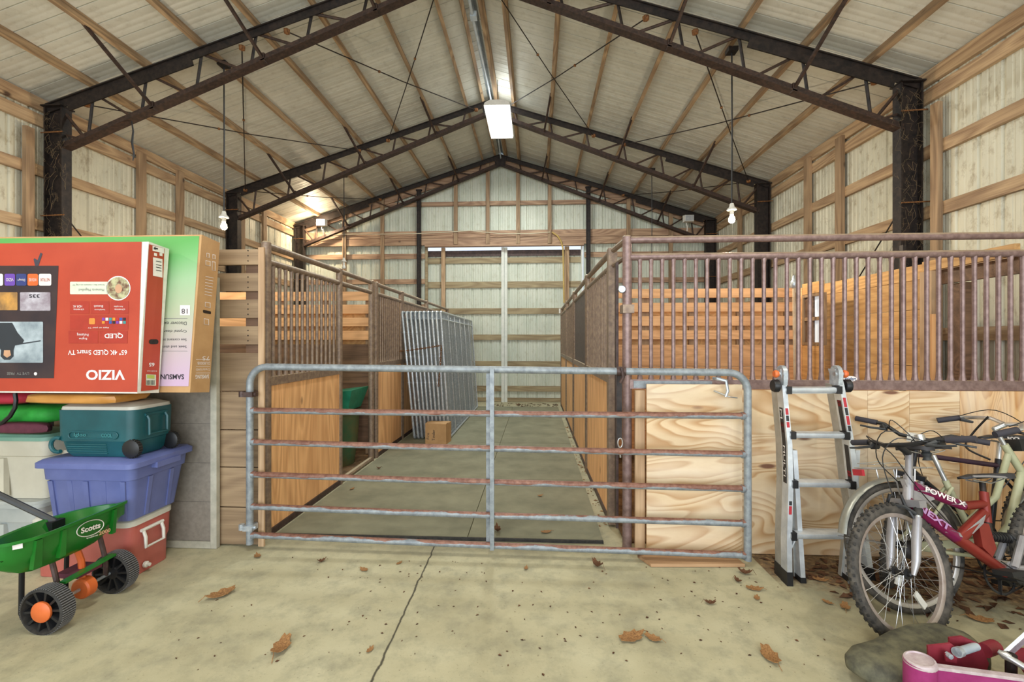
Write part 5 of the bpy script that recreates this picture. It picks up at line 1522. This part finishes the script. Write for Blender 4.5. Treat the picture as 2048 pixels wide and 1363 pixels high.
def crank(parent, x, z, ang, ring_r=.092, guard=None):
    c = MB().lathe([(ring_r-.012, .040), (ring_r, .040), (ring_r, .044), (ring_r-.012, .044), (ring_r-.012, .040)], 32, MX.Translation((x, -.0, z)) @ MX.Rotation(PI/2, 4, 'X') @ MX.Translation((0, 0, 0)), caps=False)
    for k in range(5):
        a = 2*PI*k/5
        c.beam((x, -.042, z), (x+ring_r*math.cos(a), -.042, z+ring_r*math.sin(a)), .004, .016, (0, 1, 0))
    c.lathe([(0, -.055), (.02, -.05), (.02, .05), (0, .055)], 12, MX.Translation((x, 0, z)) @ RX)
    o = c.build('chainset', 'black', parent)
    for s_ in (1, -1):
        e = V((x+s_*.165*math.cos(ang), -s_*.075, z+s_*.165*math.sin(ang)))
        MB().beam((x, -s_*.065, z), e, .014, .024, (0, 1, 0)).build('crank_arm', 'black', parent, bevel=.003)
        pd = MB().box(e.x-.045, e.x+.045, min(e.y-s_*.02, e.y-s_*.11), max(e.y-s_*.02, e.y-s_*.11), e.z-.012, e.z+.012).build('pedal', 'black', parent, bevel=.005)
    mb = MB()
    for zz in (1, -1):
        mb.tube([(x, -.042, z+zz*ring_r), (x*.5, -.042, (z+.335)/2+zz*.062), (0, -.042, .335+zz*.036)], .004, 5)
    mb.build('chain', 'steel', parent)
    MB().lathe([(.02, .03), (.05, .034), (.05, .038), (.035, .05), (.02, .055)], 24, MX.Translation((0, 0, .335)) @ RX).build('sprocket', 'steel', parent)
def brake_lever(parent, p, d, y, S):
    pts = [V((p.x+.01, y, p.z-.01)), V((p.x+.055, y-.02*(1 if y > 0 else -1), p.z-.025)), V((p.x+.06, y+.05*(1 if y > 0 else -1), p.z-.03)), V((p.x+.05, y+.11*(1 if y > 0 else -1), p.z-.03))]
    MB().tube([S @ q for q in pts], [.013, .009, .007, .006], 6).build('brake_lever', 'grey_dark', parent)
def cable(parent, pts, S, r=.0028):
    P_ = [S @ V(p) for p in pts]
    out = []
    n_ = len(P_)
    for i in range(n_-1):
        p0 = P_[max(i-1, 0)]; p1 = P_[i]; p2 = P_[i+1]; p3 = P_[min(i+2, n_-1)]
        for k in range(5):
            u = k/5
            out.append(.5*((2*p1)+(p2-p0)*u+(2*p0-5*p1+4*p2-p3)*u*u+(3*p1-p0-3*p2+p3)*u**3))
    out.append(P_[-1])
    MB().tube(out, r, 5).build('cable', 'black', parent)
def steer(head_b, head_t, ang):
    ax = (V(head_t)-V(head_b)).normalized()
    return MX.Translation(head_b) @ MX.Rotation(ang, 4, ax) @ MX.Translation(-V(head_b))
def T(parent, name, a, b, r, mat, S=None, seg=10):
    a, b = V(a), V(b)
    if S: a, b = S @ a, S @ b
    return MB().tube([a, b], r, seg).build(name, mat, parent)
def bike_root(name, label, F, head, wb, lean):
    h = math.radians(head)
    loc = V((F[0]-wb*math.cos(h), F[1]-wb*math.sin(h), 0))
    return thing(name, label, 'bicycle', loc, (math.radians(lean), 0, h), 'bicycles leaning on the plywood')

# ---- front bicycle: purple and red full-suspension
B = bike_root('bicycle', 'purple and red mountain bicycle with silver fork, nearest the camera', (1.872, 2.325), 190, 1.02, 17)
RW = .335
wheel(B, 'rear_wheel', MX.Translation((0, 0, RW)), RW, .026, 'rim_rusty', True)
hb, ht = V((.875, 0, .645)), V((.818, 0, .80))
S = steer(hb, ht, math.radians(9))
wheel(B, 'front_wheel', S @ MX.Translation((1.02, 0, RW)), RW, .026, 'rim_rusty', True, reflect=(2.2,))
bb = V((.40, 0, .275))
T(B, 'head_tube', hb, ht, .024, 'silver_paint')
j = hb.lerp(bb, .42)+V((0, 0, .02))
T(B, 'down_tube', hb+V((0, 0, .03)), hb.lerp(bb, .5)+V((0, 0, .02)), [.031, .030], 'purple')
T(B, 'down_tube', hb.lerp(bb, .49)+V((0, 0, .02)), bb+V((0, 0, .02)), [.030, .026], 'red_frame')
st_t, st_b = V((.385, 0, .70)), V((.425, 0, .545))
T(B, 'seat_tube', st_b, st_t, .021, 'red_frame')
T(B, 'seat_tube_stub', st_b+V((.012, 0, -.06)), st_b, .019, 'steel')
mid = V((.54, 0, .635))
T(B, 'top_tube', ht+V((.0, 0, -.05)), mid, [.029, .024], 'purple')
T(B, 'top_tube', mid, st_t+V((.02, 0, -.06)), [.024, .021], 'red_frame')
T(B, 'frame_strut', st_b+V((0, 0, .05)), hb.lerp(bb, .52)+V((0, 0, .02)), [.026, .030], 'red_frame')
gus = MB().prism([hb+V((-.01, -.014, .14)), hb+V((-.14, -.014, .10)), hb+V((-.16, -.014, .03)), hb+V((-.03, -.014, .0))], (0, .028, 0)).build('gusset', 'silver_paint', B, bevel=.004)
# silver flashes and writing on the tubes (camera side is local +y)
def flash(a, b, r, c0, c1, mat, y):
    a, b = V(a), V(b); d = (b-a).normalized(); u = V((0, 1, 0)).cross(d).normalized()
    L_ = (b-a).length
    mb = MB()
    vs = [a+d*(L_*q[0])+u*q[1]*r+V((0, y*math.sqrt(max(1-(q[1]*.9)**2, .1))+.0015, 0)) for q in (c0+c1)]
    mb.poly(vs); return mb.build('paint_flash', mat, B, smooth=False)
ta, tb = ht+V((0, 0, -.05)), mid
flash(ta, tb, .027, [(.05, -.8), (.4, -.1)], [(.30, .2), (.05, .8)], 'silver_paint', .029)
flash(ta, tb, .027, [(.70, -.9), (.98, .1)], [(.95, .5), (.80, -.2)], 'silver_paint', .027)
da, db = hb+V((0, 0, .03)), hb.lerp(bb, .5)+V((0, 0, .02))
flash(da, db, .030, [(.72, -.9), (1.0, .2)], [(.95, .7), (.80, .1)], 'silver_paint', .031)
ea, eb = st_b+V((0, 0, .05)), hb.lerp(bb, .52)+V((0, 0, .02))
flash(ea, eb, .026, [(.10, -.3), (.85, -.7)], [(.7, .5), (.3, .6)], 'silver_paint', .028)
def tube_text(s, a, b, u0, u1, h, mat, y):
    a, b = V(a), V(b); d = (b-a).normalized(); up = V((0, 0, 1))-d*d.z; up.normalize()
    p0 = a+d*((b-a).length*u0)+V((0, y, 0)); p1 = a+d*((b-a).length*u1)+V((0, y, 0))
    letter('lettering', s, [p0-up*h, p1-up*h, p1+up*h, p0+up*h], mat, B, .03, world=False)
tube_text('POWER X', ta, tb, .16, .93, .014, 'print_white', .033)
M['lilac'] = m_plain('lilac_print', '#b58ab8', .5)
tube_text('NEXT', da, db, .12, .75, .017, 'lilac', .035)
# fork
for y in (.062, -.062):
    MB().tube([S @ V((.91, y, .60)), S @ V((.955, y, .49)), S @ V((.985, y, .40)), S @ V((1.02, y*.95, .335))], [.019, .021, .019, .010], 10).build('fork_leg', 'silver_paint', B)
    MB().tube([S @ V((.885, y, .665)), S @ V((.91, y, .60))], .014, 10).build('fork_stanchion', 'chrome', B)
    MB().tube([S @ V((.905, y, .61)), S @ V((.892, y, .645))], .020, 10).build('fork_boot', 'rubber', B)
mb = MB(); mb.beam(S @ V((.885, -.085, .665)), S @ V((.885, .085, .665)), .05, .035); mb.build('fork_crown', 'silver_paint', B, bevel=.008)
MB().tube([S @ V((.92, -.062, .62)), S @ V((.965, -.05, .655)), S @ V((.98, 0, .66)), S @ V((.965, .05, .655)), S @ V((.92, .062, .62))], .009, 6).build('brake_arch', 'grey_dark', B)
for y in (.045, -.045):
    MB().tube([S @ V((.935, y*1.3, .60)), S @ V((.955, y, .66)), S @ V((.945, y*.6, .71))], .008, 6).build('brake_arm', 'black', B)
# bars
top = S @ V((.777, 0, .92))
T(B, 'steerer', S @ ht, top, .017, 'silver_paint')
T(B, 'stem', S @ V((.78, 0, .915)), S @ V((.85, 0, .965)), .017, 'black')
MB().tube([S @ V((.77, .30, .985)), S @ V((.80, .16, .985)), S @ V((.85, .07, .965)), S @ V((.85, -.07, .965)), S @ V((.80, -.16, .985)), S @ V((.77, -.30, .985))], .0125, 8).build('handlebar', 'black', B)
for y in (1, -1):
    T(B, 'grip', (.79, y*.20, .985), (.77, y*.315, .985), .0175, 'grip', S)
    brake_lever(B, V((.80, 0, .985)), None, y*.165, S)
    T(B, 'shifter', (.795, y*.15, .965), (.795, y*.185, .965), .022, 'black', S)
cable(B, [(.83, .13, .96), (.95, .08, 1.0), (.98, .0, .90), (.95, -.01, .70)], S)
cable(B, [(.83, -.13, .96), (.93, -.10, 1.02), (.95, .03, .92), (.87, .045, .78), (.70, .035, .60), (.45, .03, .36)], S)
cable(B, [(.83, .15, .97), (.96, .03, 1.04), (.94, -.06, .90), (.84, -.04, .76), (.66, -.03, .58)], S)
MB().lathe([(0, -.02), (.022, -.016), (.022, .016), (0, .02)], 12, MX.Translation(S @ V((.82, .10, 1.0)))).build('bell', 'chrome', B)
# seat and rear
T(B, 'seat_post', st_t-V((-.012, 0, .03)), st_t+V((-.012, 0, .055)), .014, 'steel')
s1 = saddle(B, .37, .80, .28, .15)
MB().tube([(.465, .035, .785), (.385, .052, .783), (.305, .072, .773)], .006, 6).build('saddle_stripe', 'silver_paint', s1)
crank(B, bb.x, bb.z, math.radians(200))
for y in (.055, -.055):
    MB().tube([(0, y, RW), (.20, y, .315), (.40, y*.8, .33)], .013, 8).build('swing_arm', 'silver_paint', B)
    MB().tube([(0, y, RW), (.10, y, .45), (.285, y*.7, .47)], .012, 8).build('seat_stay', 'silver_paint', B)
    MB().tube([(.285, y*.7, .47), (.40, y*.8, .33)], .017, 8).build('rocker', 'silver_paint', B)
T(B, 'shock', (.30, 0, .46), (.455, 0, .48), .012, 'chrome')
mb = MB(); mb.tube([V((.315+.12*k/60, .024*math.cos(k*.75), .462+.016*k/60+.024*math.sin(k*.75))) for k in range(61)], .005, 5); mb.build('shock_spring', 'black', B)
MB().prism([(.44, -.02, .54), (.50, -.02, .555), (.52, -.02, .43), (.48, -.02, .38), (.44, -.02, .42)], (0, .04, 0)).build('shock_bracket', 'red_frame', B, bevel=.006)
MB().lathe([(.0, -.03), (.028, -.03), (.028, .03), (0, .03)], 14, MX.Translation((.40, 0, .33)) @ RX).build('pivot', 'chrome', B)
cable(B, [(.45, .03, .36), (.32, .05, .26), (.15, .04, .24), (.03, -.03, .26)], MX())
mb = MB(); mb.beam((.02, -.06, .33), (.04, -.065, .22), .012, .03); mb.build('derailleur', 'black', B, bevel=.003)

# ---- middle bicycle: beige city bicycle facing right, rack over its rear wheel
C_ = bike_root('bicycle', 'beige city bicycle facing right with a grey fender and wire rack', (3.165, 2.73), 6.3, 1.08, -13)
RC = .348
rwm = wheel(C_, 'rear_wheel', MX.Translation((0, 0, RC)), RC, .019, 'rim', False, 32, reflect=(-1.2, 2.0), tyre_m='rubber_dusty')
hb, ht = V((.84, 0, .70)), V((.755, 0, .90))
S = steer(hb, ht, math.radians(-26))
wheel(C_, 'front_wheel', S @ MX.Translation((1.08, 0, RC)), RC, .019, 'rim', False, 32)
def fender(parent, mat4, R_, a0, a1, w=.028):
    mb = MB(); L = []
    for k in range(17):
        a = a0+(a1-a0)*k/16
        ring = []
        for q, rad in ((-1, -.012), (-.8, 0), (0, .006), (.8, 0), (1, -.012), (.8, -.003), (0, .003), (-.8, -.003)):
            rd = R_+.022+rad
            ring.append(mat4 @ V((rd*math.cos(a), q*w, rd*math.sin(a))))
        L.append(ring)
    return mb.loft(L).build('fender', 'fender', parent, sharp=1.2)
fender(C_, MX.Translation((0, 0, RC)), RC, math.radians(15), math.radians(168))
fender(C_, S @ MX.Translation((1.08, 0, RC)), RC, math.radians(40), math.radians(195))
for y in (.05, -.05):
    T(C_, 'fender_stay', (0, y, RC), (-.36, y*.6, RC+.06), .0025, 'chrome', None, 6)
bb = V((.46, 0, .28))
T(C_, 'seat_tube', bb, (.33, 0, .70), .017, 'beige')
T(C_, 'seat_post', (.33, 0, .70), (.288, 0, .845), .013, 'chrome')
T(C_, 'head_tube', hb, ht, .02, 'beige')
MB().tube([hb+V((-.01, 0, .05)), V((.66, 0, .44)), bb], .021, 10).build('down_tube', 'beige', C_)
MB().tube([ht+V((.01, 0, -.06)), V((.62, 0, .60)), V((.40, 0, .46))], .017, 10).build('top_tube', 'beige', C_)
for y in (.05, -.05):
    T(C_, 'chain_stay', (0, y, RC), bb+V((0, y*.6, 0)), .010, 'beige')
    T(C_, 'seat_stay', (0, y, RC), (.345, y*.4, .66), .009, 'beige')
    T(C_, 'rack_stay', (0, y*1.2, RC), (-.03, y*1.2, .77), .004, 'chrome', None, 6)
    T(C_, 'rack_stay', (0, y*1.2, RC), (.10, y*1.2, .77), .004, 'chrome', None, 6)
    MB().tube([S @ (hb+V((.01, y*.8, -.01))), S @ V((.95, y, .55)), S @ V((1.08, y, RC))], [.015, .014, .009], 8).build('fork_blade', 'beige', C_)
rk = MB()
rk.tube([(.22, .05, .775), (-.16, .065, .775), (-.18, 0, .775), (-.16, -.065, .775), (.22, -.05, .775)], .004, 6)
for k in range(6): rk.tube([(.18-.06*k, .058, .775), (.18-.06*k, -.058, .775)], .003, 5)
rk.tube([(.22, .0, .775), (-.18, 0, .775)], .003, 5)
rk.tube([(.05, .06, .775), (.0, .06, .81), (-.14, .06, .80)], .003, 5).tube([(.05, -.06, .775), (.0, -.06, .81), (-.14, -.06, .80)], .003, 5).tube([(-.14, -.06, .80), (-.14, .06, .80)], .003, 5)
rk.build('rack', 'chrome', C_)
MB().box(-.20, -.185, -.035, .035, .735, .77).build('tail_light', 'lab_red', C_, bevel=.004)
MB().prism([(.02, -.05, .375), (.44, -.05, .39), (.53, -.05, .34), (.50, -.05, .31), (.42, -.05, .345), (.02, -.05, .335)], (0, .012, 0)).build('chain_guard', 'beige', C_, bevel=.003)
crank(C_, bb.x, bb.z, math.radians(-20), .085)
s2 = saddle(C_, .27, .905, .27, .20)
for y in (.06, -.06): MB().lathe([(0, -.03), (.026, -.028), (.018, -.01), (.026, .01), (.018, .02), (.022, .03), (0, .03)], 12, MX.Translation((.19, y, .845))).build('saddle_spring', 'grey_dark', s2)
T(C_, 'stem', S @ ht, S @ V((.715, 0, 1.0)), .013, 'chrome')
T(C_, 'stem', S @ V((.715, 0, .99)), S @ V((.77, 0, 1.02)), .015, 'chrome')
MB().tube([S @ V(p) for p in ((.60, .30, 1.01), (.70, .27, 1.03), (.77, .14, 1.04), (.77, 0, 1.02), (.77, -.14, 1.04), (.70, -.27, 1.03), (.60, -.30, 1.01))], .0115, 8).build('handlebar', 'chrome', C_)
for y in (1, -1):
    MB().tube([S @ V((.57, y*.305, 1.003)), S @ V((.68, y*.278, 1.026))], .0185, 10).build('grip', 'grip', C_)
    brake_lever(C_, V((.66, 0, 1.03)), None, y*.24, S)
cable(C_, [(.66, .25, 1.04), (.84, .22, 1.08), (.92, .05, .95), (.82, .02, .75), (.62, .02, .48)], S)
cable(C_, [(.66, -.25, 1.04), (.86, -.2, 1.10), (.90, -.03, .98), (.92, 0, .72)], S)
MB().box(.80, .86, -.05, .05, .86, .93).build('headlight', 'black', C_, bevel=.012)
cable(C_, [(.76, .14, 1.05), (.70, .2, .93), (.62, .1, .86), (.70, .03, .80)], S, .006)

# ---- rear bicycle against the plywood: black
D_ = bike_root('bicycle', 'black mountain bicycle hard against the plywood behind the other two', (2.21, 2.89), 183, 1.03, 9)
wheel(D_, 'rear_wheel', MX.Translation((0, 0, RW)), RW, .024, 'rim', True)
hb, ht = V((.87, 0, .67)), V((.82, 0, .82))
S = steer(hb, ht, math.radians(42))
wheel(D_, 'front_wheel', S @ MX.Translation((1.03, 0, RW)), RW, .024, 'rim', True)
bb = V((.43, 0, .29))
T(D_, 'head_tube', hb, ht, .019, 'black_paint')
T(D_, 'top_tube', ht+V((0, 0, -.03)), (.31, 0, .72), .016, 'dark_purple')
T(D_, 'down_tube', hb+V((0, 0, .03)), bb, .018, 'black_paint')
T(D_, 'seat_tube', bb, (.30, 0, .76), .016, 'black_paint')
T(D_, 'seat_post', (.30, 0, .76), (.275, 0, .86), .013, 'chrome')
for y in (.055, -.055):
    T(D_, 'chain_stay', (0, y, RW), bb+V((0, y*.5, 0)), .010, 'black_paint')
    T(D_, 'seat_stay', (0, y, RW), (.31, y*.4, .70), .009, 'black_paint')
    MB().tube([S @ V((.885, y, .64)), S @ V((.95, y, .50)), S @ V((1.03, y, RW))], [.016, .017, .01], 8).build('fork_leg', 'silver_paint', D_)
mb = MB(); mb.beam(S @ V((.875, -.075, .66)), S @ V((.875, .075, .66)), .045, .03); mb.build('fork_crown', 'black_paint', D_, bevel=.006)
crank(D_, bb.x, bb.z, math.radians(40))
s3 = saddle(D_, .265, .915, .27, .145)
q0 = V((.24, .058, .893)); letter('lettering', 'ROCK', [q0+V((.04, 0, -.01)), q0+V((-.03, .012, -.01)), q0+V((-.03, .010, .008)), q0+V((.04, -.002, .008))], 'print_white', s3, .02, world=False)
T(D_, 'steerer', S @ ht, S @ V((.80, 0, .88)), .016, 'black_paint')
T(D_, 'stem', S @ V((.80, 0, .87)), S @ V((.89, 0, .905)), .015, 'black')
MB().tube([S @ V(p) for p in ((.84, .31, .95), (.86, .16, .95), (.89, .07, .905), (.89, -.07, .905), (.86, -.16, .95), (.84, -.31, .95))], .012, 8).build('handlebar', 'black', D_)
for y in (1, -1):
    T(D_, 'grip', (.853, y*.20, .95), (.838, y*.32, .95), .0175, 'grip', S)
    brake_lever(D_, V((.86, 0, .95)), None, y*.165, S)
    T(D_, 'shifter', (.86, y*.14, .93), (.86, y*.18, .93), .021, 'black', S)
MB().box(.90, .935, -.03, .03, .88, .935).build('bar_reflector', 'white', D_, bevel=.006).matrix_local = S
cable(D_, [(.88, .13, .93), (1.0, .08, .98), (1.02, 0, .88), (.98, 0, .70)], S)
cable(D_, [(.88, -.13, .93), (.99, -.10, 1.0), (.98, .03, .88), (.86, .03, .75), (.6, .03, .6)], S)

# ================================================================== MAGENTA IMPLEMENT AND GREY WEDGE, BOTTOM RIGHT
M['magenta'] = m_noisy('scratched_magenta_paint', '#8c2060', '#a03272', 12, .45, .1)
M['implement_red'] = m_noisy('dull_red_paint', '#7d2030', '#94303c', 10, .5, .1)
M['worn_edge'] = m_noisy('worn_pale_edge', '#b7a3a8', '#d0c3c4', 30, .5, .2)
M['wedge'] = m_noisy('weathered_grey_rubber', '#4a493e', '#77745c', 14, .85, 0, .4, detail=8)
t = thing('tractor_implement', 'magenta steel implement with pins and brackets in the bottom right corner', 'farm implement', (1.9, 1.9, 0))
p = PY(1840, 1312, 1.88)
mx = MX.Translation((p.x, p.y, 0))
MB().lathe([(.053, .002), (.053, p.z-.02)], 24, mx).build('post', 'magenta', t, world=True)
capm = MX.Translation((p.x, p.y, p.z-.02)) @ MX.Rotation(-.12, 4, 'Y')
MB().lathe([(.052, -.012), (.054, .0), (.050, .010), (.044, .012), (.042, .007), (0, .007)], 24, capm).build('post_cap', 'worn_edge', t, world=True)
a, b = V((p.x+.045, p.y+.005, 0)), V((2.6, 1.74, 0))
MB().beam(a+V((0, 0, .115)), b+V((0, 0, .095)), .014, .19).build('side_plate', 'magenta', t, world=True)
MB().beam(a+V((0, 0, .215)), b+V((0, 0, .195)), .024, .012).build('plate_edge', 'worn_edge', t, world=True, bevel=.003)
MB().tube([PZ(1745, 1366, .03), PZ(1770, 1358, .035), PZ(1790, 1366, .03)], .02, 8).build('foot_lip', 'implement_red', t, world=True)
base = MB().hexa([V(q) for q in ((1.93, 1.86, .15), (2.5, 1.80, .15), (2.5, 2.12, .15), (2.06, 2.10, .15), (1.93, 1.86, .16), (2.5, 1.80, .16), (2.5, 2.12, .16), (2.06, 2.10, .16))]); base.build('deck_plate', 'implement_red', t, world=True)
def plate(pts, y, th, mat, name):
    q = [PY(*c, y) for c in pts]
    return MB().prism(q, (0, th, 0)).build(name, mat, t, world=True, bevel=.002)
plate([(1856, 1291), (1902, 1286), (1916, 1296), (1925, 1330), (1921, 1345), (1858, 1330)], 1.96, .008, 'implement_red', 'bracket')
plate([(1899, 1275), (1925, 1272), (1961, 1288), (1978, 1326), (1972, 1350), (1930, 1350), (1900, 1335)], 2.02, .008, 'implement_red', 'bracket')
plate([(1890, 1306), (1900, 1304), (1914, 1314), (1914, 1326), (1892, 1322)], 1.93, .006, 'implement_red', 'lock_plate')
q0, q1 = PY(1914, 1304, 1.94), PY(1952, 1292, 2.02)
MB().tube([q0, q1], .0155, 14).build('pin', M['pvc'], t, world=True)
MB().tube([q0, q0+(q1-q0)*.16], .019, 14).build('pin_collar', 'galv', t, world=True)
q = PY(1898, 1310, 1.925)
MB().lathe([(0, -.012), (.010, -.01), (.010, .01), (0, .012)], 8, MX.Translation(q) @ RX).build('bolt', 'galv', t, world=True)
q0, q1 = PY(1968, 1300, 2.06), PY(1990, 1292, 2.10)
MB().tube([q0, q1], .028, 14).build('tube_socket', 'implement_red', t, world=True)
q0, q1 = PY(2008, 1312, 2.0), PY(2068, 1258, 2.0)
MB().beam(q0, q1, .012, .045, (0, -.3, 1)).build('lever', M['galv'], t, world=True, bevel=.003)
q = PY(2012, 1310, 1.96)
MB().tube([q+V((0, -.02, .02)), q+V((.0, -.02, -.07))], .018, 8).build('clevis', 'steel', t, world=True)
q0 = PY(1996, 1301, 1.96); q1 = PY(2050, 1334, 1.90)
MB().tube([q0, q0.lerp(q1, .25), q0.lerp(q1, .6), q1], [.008, .017, .013, .013], 10).build('clevis_pin', 'chrome', t, world=True)
mb = MB(); L = []
for x, y0, y1, z0, z1 in ((1.366, 2.05, 2.085, .066, .09), (1.385, 2.015, 2.12, .055, .11), (1.44, 1.965, 2.16, .03, .135), (1.55, 1.95, 2.20, .012, .142), (1.66, 2.01, 2.25, .004, .158), (1.78, 2.09, 2.29, .003, .168), (1.90, 2.11, 2.30, .003, .172), (1.99, 2.13, 2.27, .003, .15), (2.04, 2.15, 2.24, .003, .10)):
    cy, cz = (y0+y1)/2, (z0+z1)/2
    L.append([V((x, cy+(y1-y0)/2*math.copysign(abs(math.cos(a))**.8, math.cos(a)), cz+(z1-z0)/2*math.copysign(abs(math.sin(a))**.6, math.sin(a)))) for a in [2*PI*k/20 for k in range(20)]])
o = mb.loft(L).build('rubber_wedge', 'wedge', sharp=1.2); tag(o, 'weathered grey pointed rubber wedge lying under the magenta implement', 'rubber wedge')

# ================================================================== LEAVES AND LITTER
M['leaf'] = m_noisy('dry_brown_leaf', '#7a5330', '#a87d4c', 18, .8)
M['leaf_d'] = m_noisy('dark_dry_leaf', '#4a2f1d', '#704a2d', 18, .85)
def leaf_mesh(seed, curl):
    rn = random.Random(seed); mb = MB()
    n_ = 22; out = []
    for k in range(n_):
        a = 2*PI*k/n_
        r = .5*(1-.28*abs(math.sin(3.5*a+rn.random()*.4)))*(1 if abs(math.cos(a)) < .9 else 1.15)
        x, y = r*math.cos(a), r*.62*math.sin(a)
        out.append(V((x, y, curl*(x*x*1.1+y*y*1.8)+.03*rn.random())))
    for dz in (0, .016):
        pass
    c0 = mb.bm.verts.new((0, 0, .02)); c1 = mb.bm.verts.new((0, 0, .0))
    A = [mb.bm.verts.new(p+V((0, 0, .02))) for p in out]; B_ = [mb.bm.verts.new(p) for p in out]
    for k in range(n_):
        j2 = (k+1) % n_
        mb.bm.faces.new((c0, A[k], A[j2])); mb.bm.faces.new((c1, B_[j2], B_[k])); mb.bm.faces.new((A[k], B_[k], B_[j2], A[j2]))
    mb.tube([(.5, 0, curl*.28+.02), (.72, .03, .05)], .012, 4)
    return mb
lv = [(442, 1190, .16, 'large pale leaf on the floor in front of the grey panel'), (515, 1113, .08, 'small leaf on the floor by the foot of the slatted end wall'), (643, 1123, .06, 'dark crumpled leaf just in front of the gate, left part'), (728, 1139, .075, 'curled dark leaf on the floor left of the floor joint'),
      (562, 1297, .15, 'lobed leaf at the lower left of the open floor'), (740, 1300, .05, 'tiny leaf near the floor joint at the bottom'), (798, 1126, .05, 'tiny pale leaf right before the gate at the joint'), (1195, 1133, .10, 'upturned brown leaf in front of the gate, right of centre'), (1052, 1137, .05, 'small tan leaf in front of the gate near the middle'),
      (1262, 1276, .15, 'broad tan leaf at the lower right of the open floor'), (1306, 1278, .09, 'purplish leaf touching the broad tan leaf'), (1540, 1314, .14, 'curled leaf standing on the floor left of the rubber wedge'), (1508, 1178, .10, 'leaf on the floor in front of the ladder foot'), (1514, 1196, .06, 'small leaf just below the one before the ladder foot'),
      (1490, 1147, .09, 'leaf beside the right end of the gate'), (1420, 1207, .07, 'thin leaf on the floor midway before the scrap board'), (1476, 1163, .06, 'crumpled leaf left of the ladder foot'), (1640, 1160, .09, 'dark leaf under the ladder'), (1690, 1215, .09, 'leaf on the floor left of the front bicycle wheel'), (1655, 1205, .06, 'small leaf between ladder and front bicycle wheel'),
      (995, 1062, .10, 'tan leaf on the rubber mat by the gate upright'), (1092, 1064, .09, 'star shaped leaf on the mat behind the gate'), (1080, 992, .06, 'small leaf in the middle of the right mat'), (758, 937, .06, 'leaf on the aisle mat by the left stall doorway'), (704, 978, .06, 'dark scrap on the mat beside the left kick boards'), (1100, 835, .07, 'leaf far down the aisle near the sliding door'),
      (1880, 1225, .11, 'leaf on the dirty floor under the purple bicycle'), (1960, 1240, .12, 'pale leaf on the dirty floor behind the magenta implement')]
protos = [leaf_mesh(k, .5+.4*(k % 3)) for k in range(4)]
protos = [m_.build('dry_leaf', 'leaf' if k != 2 else 'leaf_d') for k, m_ in enumerate(protos)]
for k, (px, py, s, lb) in enumerate(lv):
    on_mat = 600 < px < 1220 and py < 1075
    p = PZ(px, py, .017 if on_mat else .001)
    o = protos[k] if k < 4 else protos[R.randrange(4)].copy()
    if k >= 4: COL.objects.link(o)
    o.location = p; o.scale = (s, s, s*R.uniform(.7, 1.3)); o.rotation_euler = (0, 0, R.uniform(0, 6.28))
    tag(o, lb, 'leaf', 'dry leaves on the floor')
def litter(name, label, areas, n_, smin, smax, mat):
    mb = MB()
    for _ in range(n_):
        x0, x1, y0, y1, zf = R.choice(areas)
        c = V((R.uniform(x0, x1), R.uniform(y0, y1), zf+.002)); s = R.uniform(smin, smax); a = R.uniform(0, 6.28)
        d = V((math.cos(a), math.sin(a), 0)); e = V((-d.y, d.x, 0))*R.uniform(.3, .6)
        h = V((0, 0, s*R.uniform(.1, .5)))
        tip, l, r_, tail = c+d*s, c+e*s+h, c-e*s+h*.4, c-d*s*.8
        dn = V((0, 0, -.0012))
        mb.poly([tip, l, tail, r_]); mb.poly([tip+dn, r_+dn, tail+dn, l+dn])
    o = mb.build(name, mat, smooth=False); tag(o, label, 'litter', kind='stuff'); return o
litter('leaf_litter', 'brown leaf litter and bark scraps on the ground under the bicycles', [(1.55, 3.3, 2.95, 3.26, 0), (1.9, 3.4, 2.5, 3.2, 0), (1.7, 3.2, 2.75, 3.2, 0)], 420, .012, .055, 'leaf_d')
litter('leaf_litter', 'leaf litter drifted against the sliding doors at the far end', [(-1.1, .5, 10.3, 10.9, 0)], 120, .015, .05, 'leaf_d')
litter('floor_debris', 'fine straw and grit scattered over the concrete', [(-1.9, 1.6, 1.9, 3.1, 0), (-1.2, 1.4, 2.2, 3.1, 0)], 170, .003, .012, 'leaf_d')
litter('floor_debris', 'chaff along the bare concrete strip right of the mats', [(.51, .58, 3.6, 8, 0)], 90, .008, .025, 'leaf')
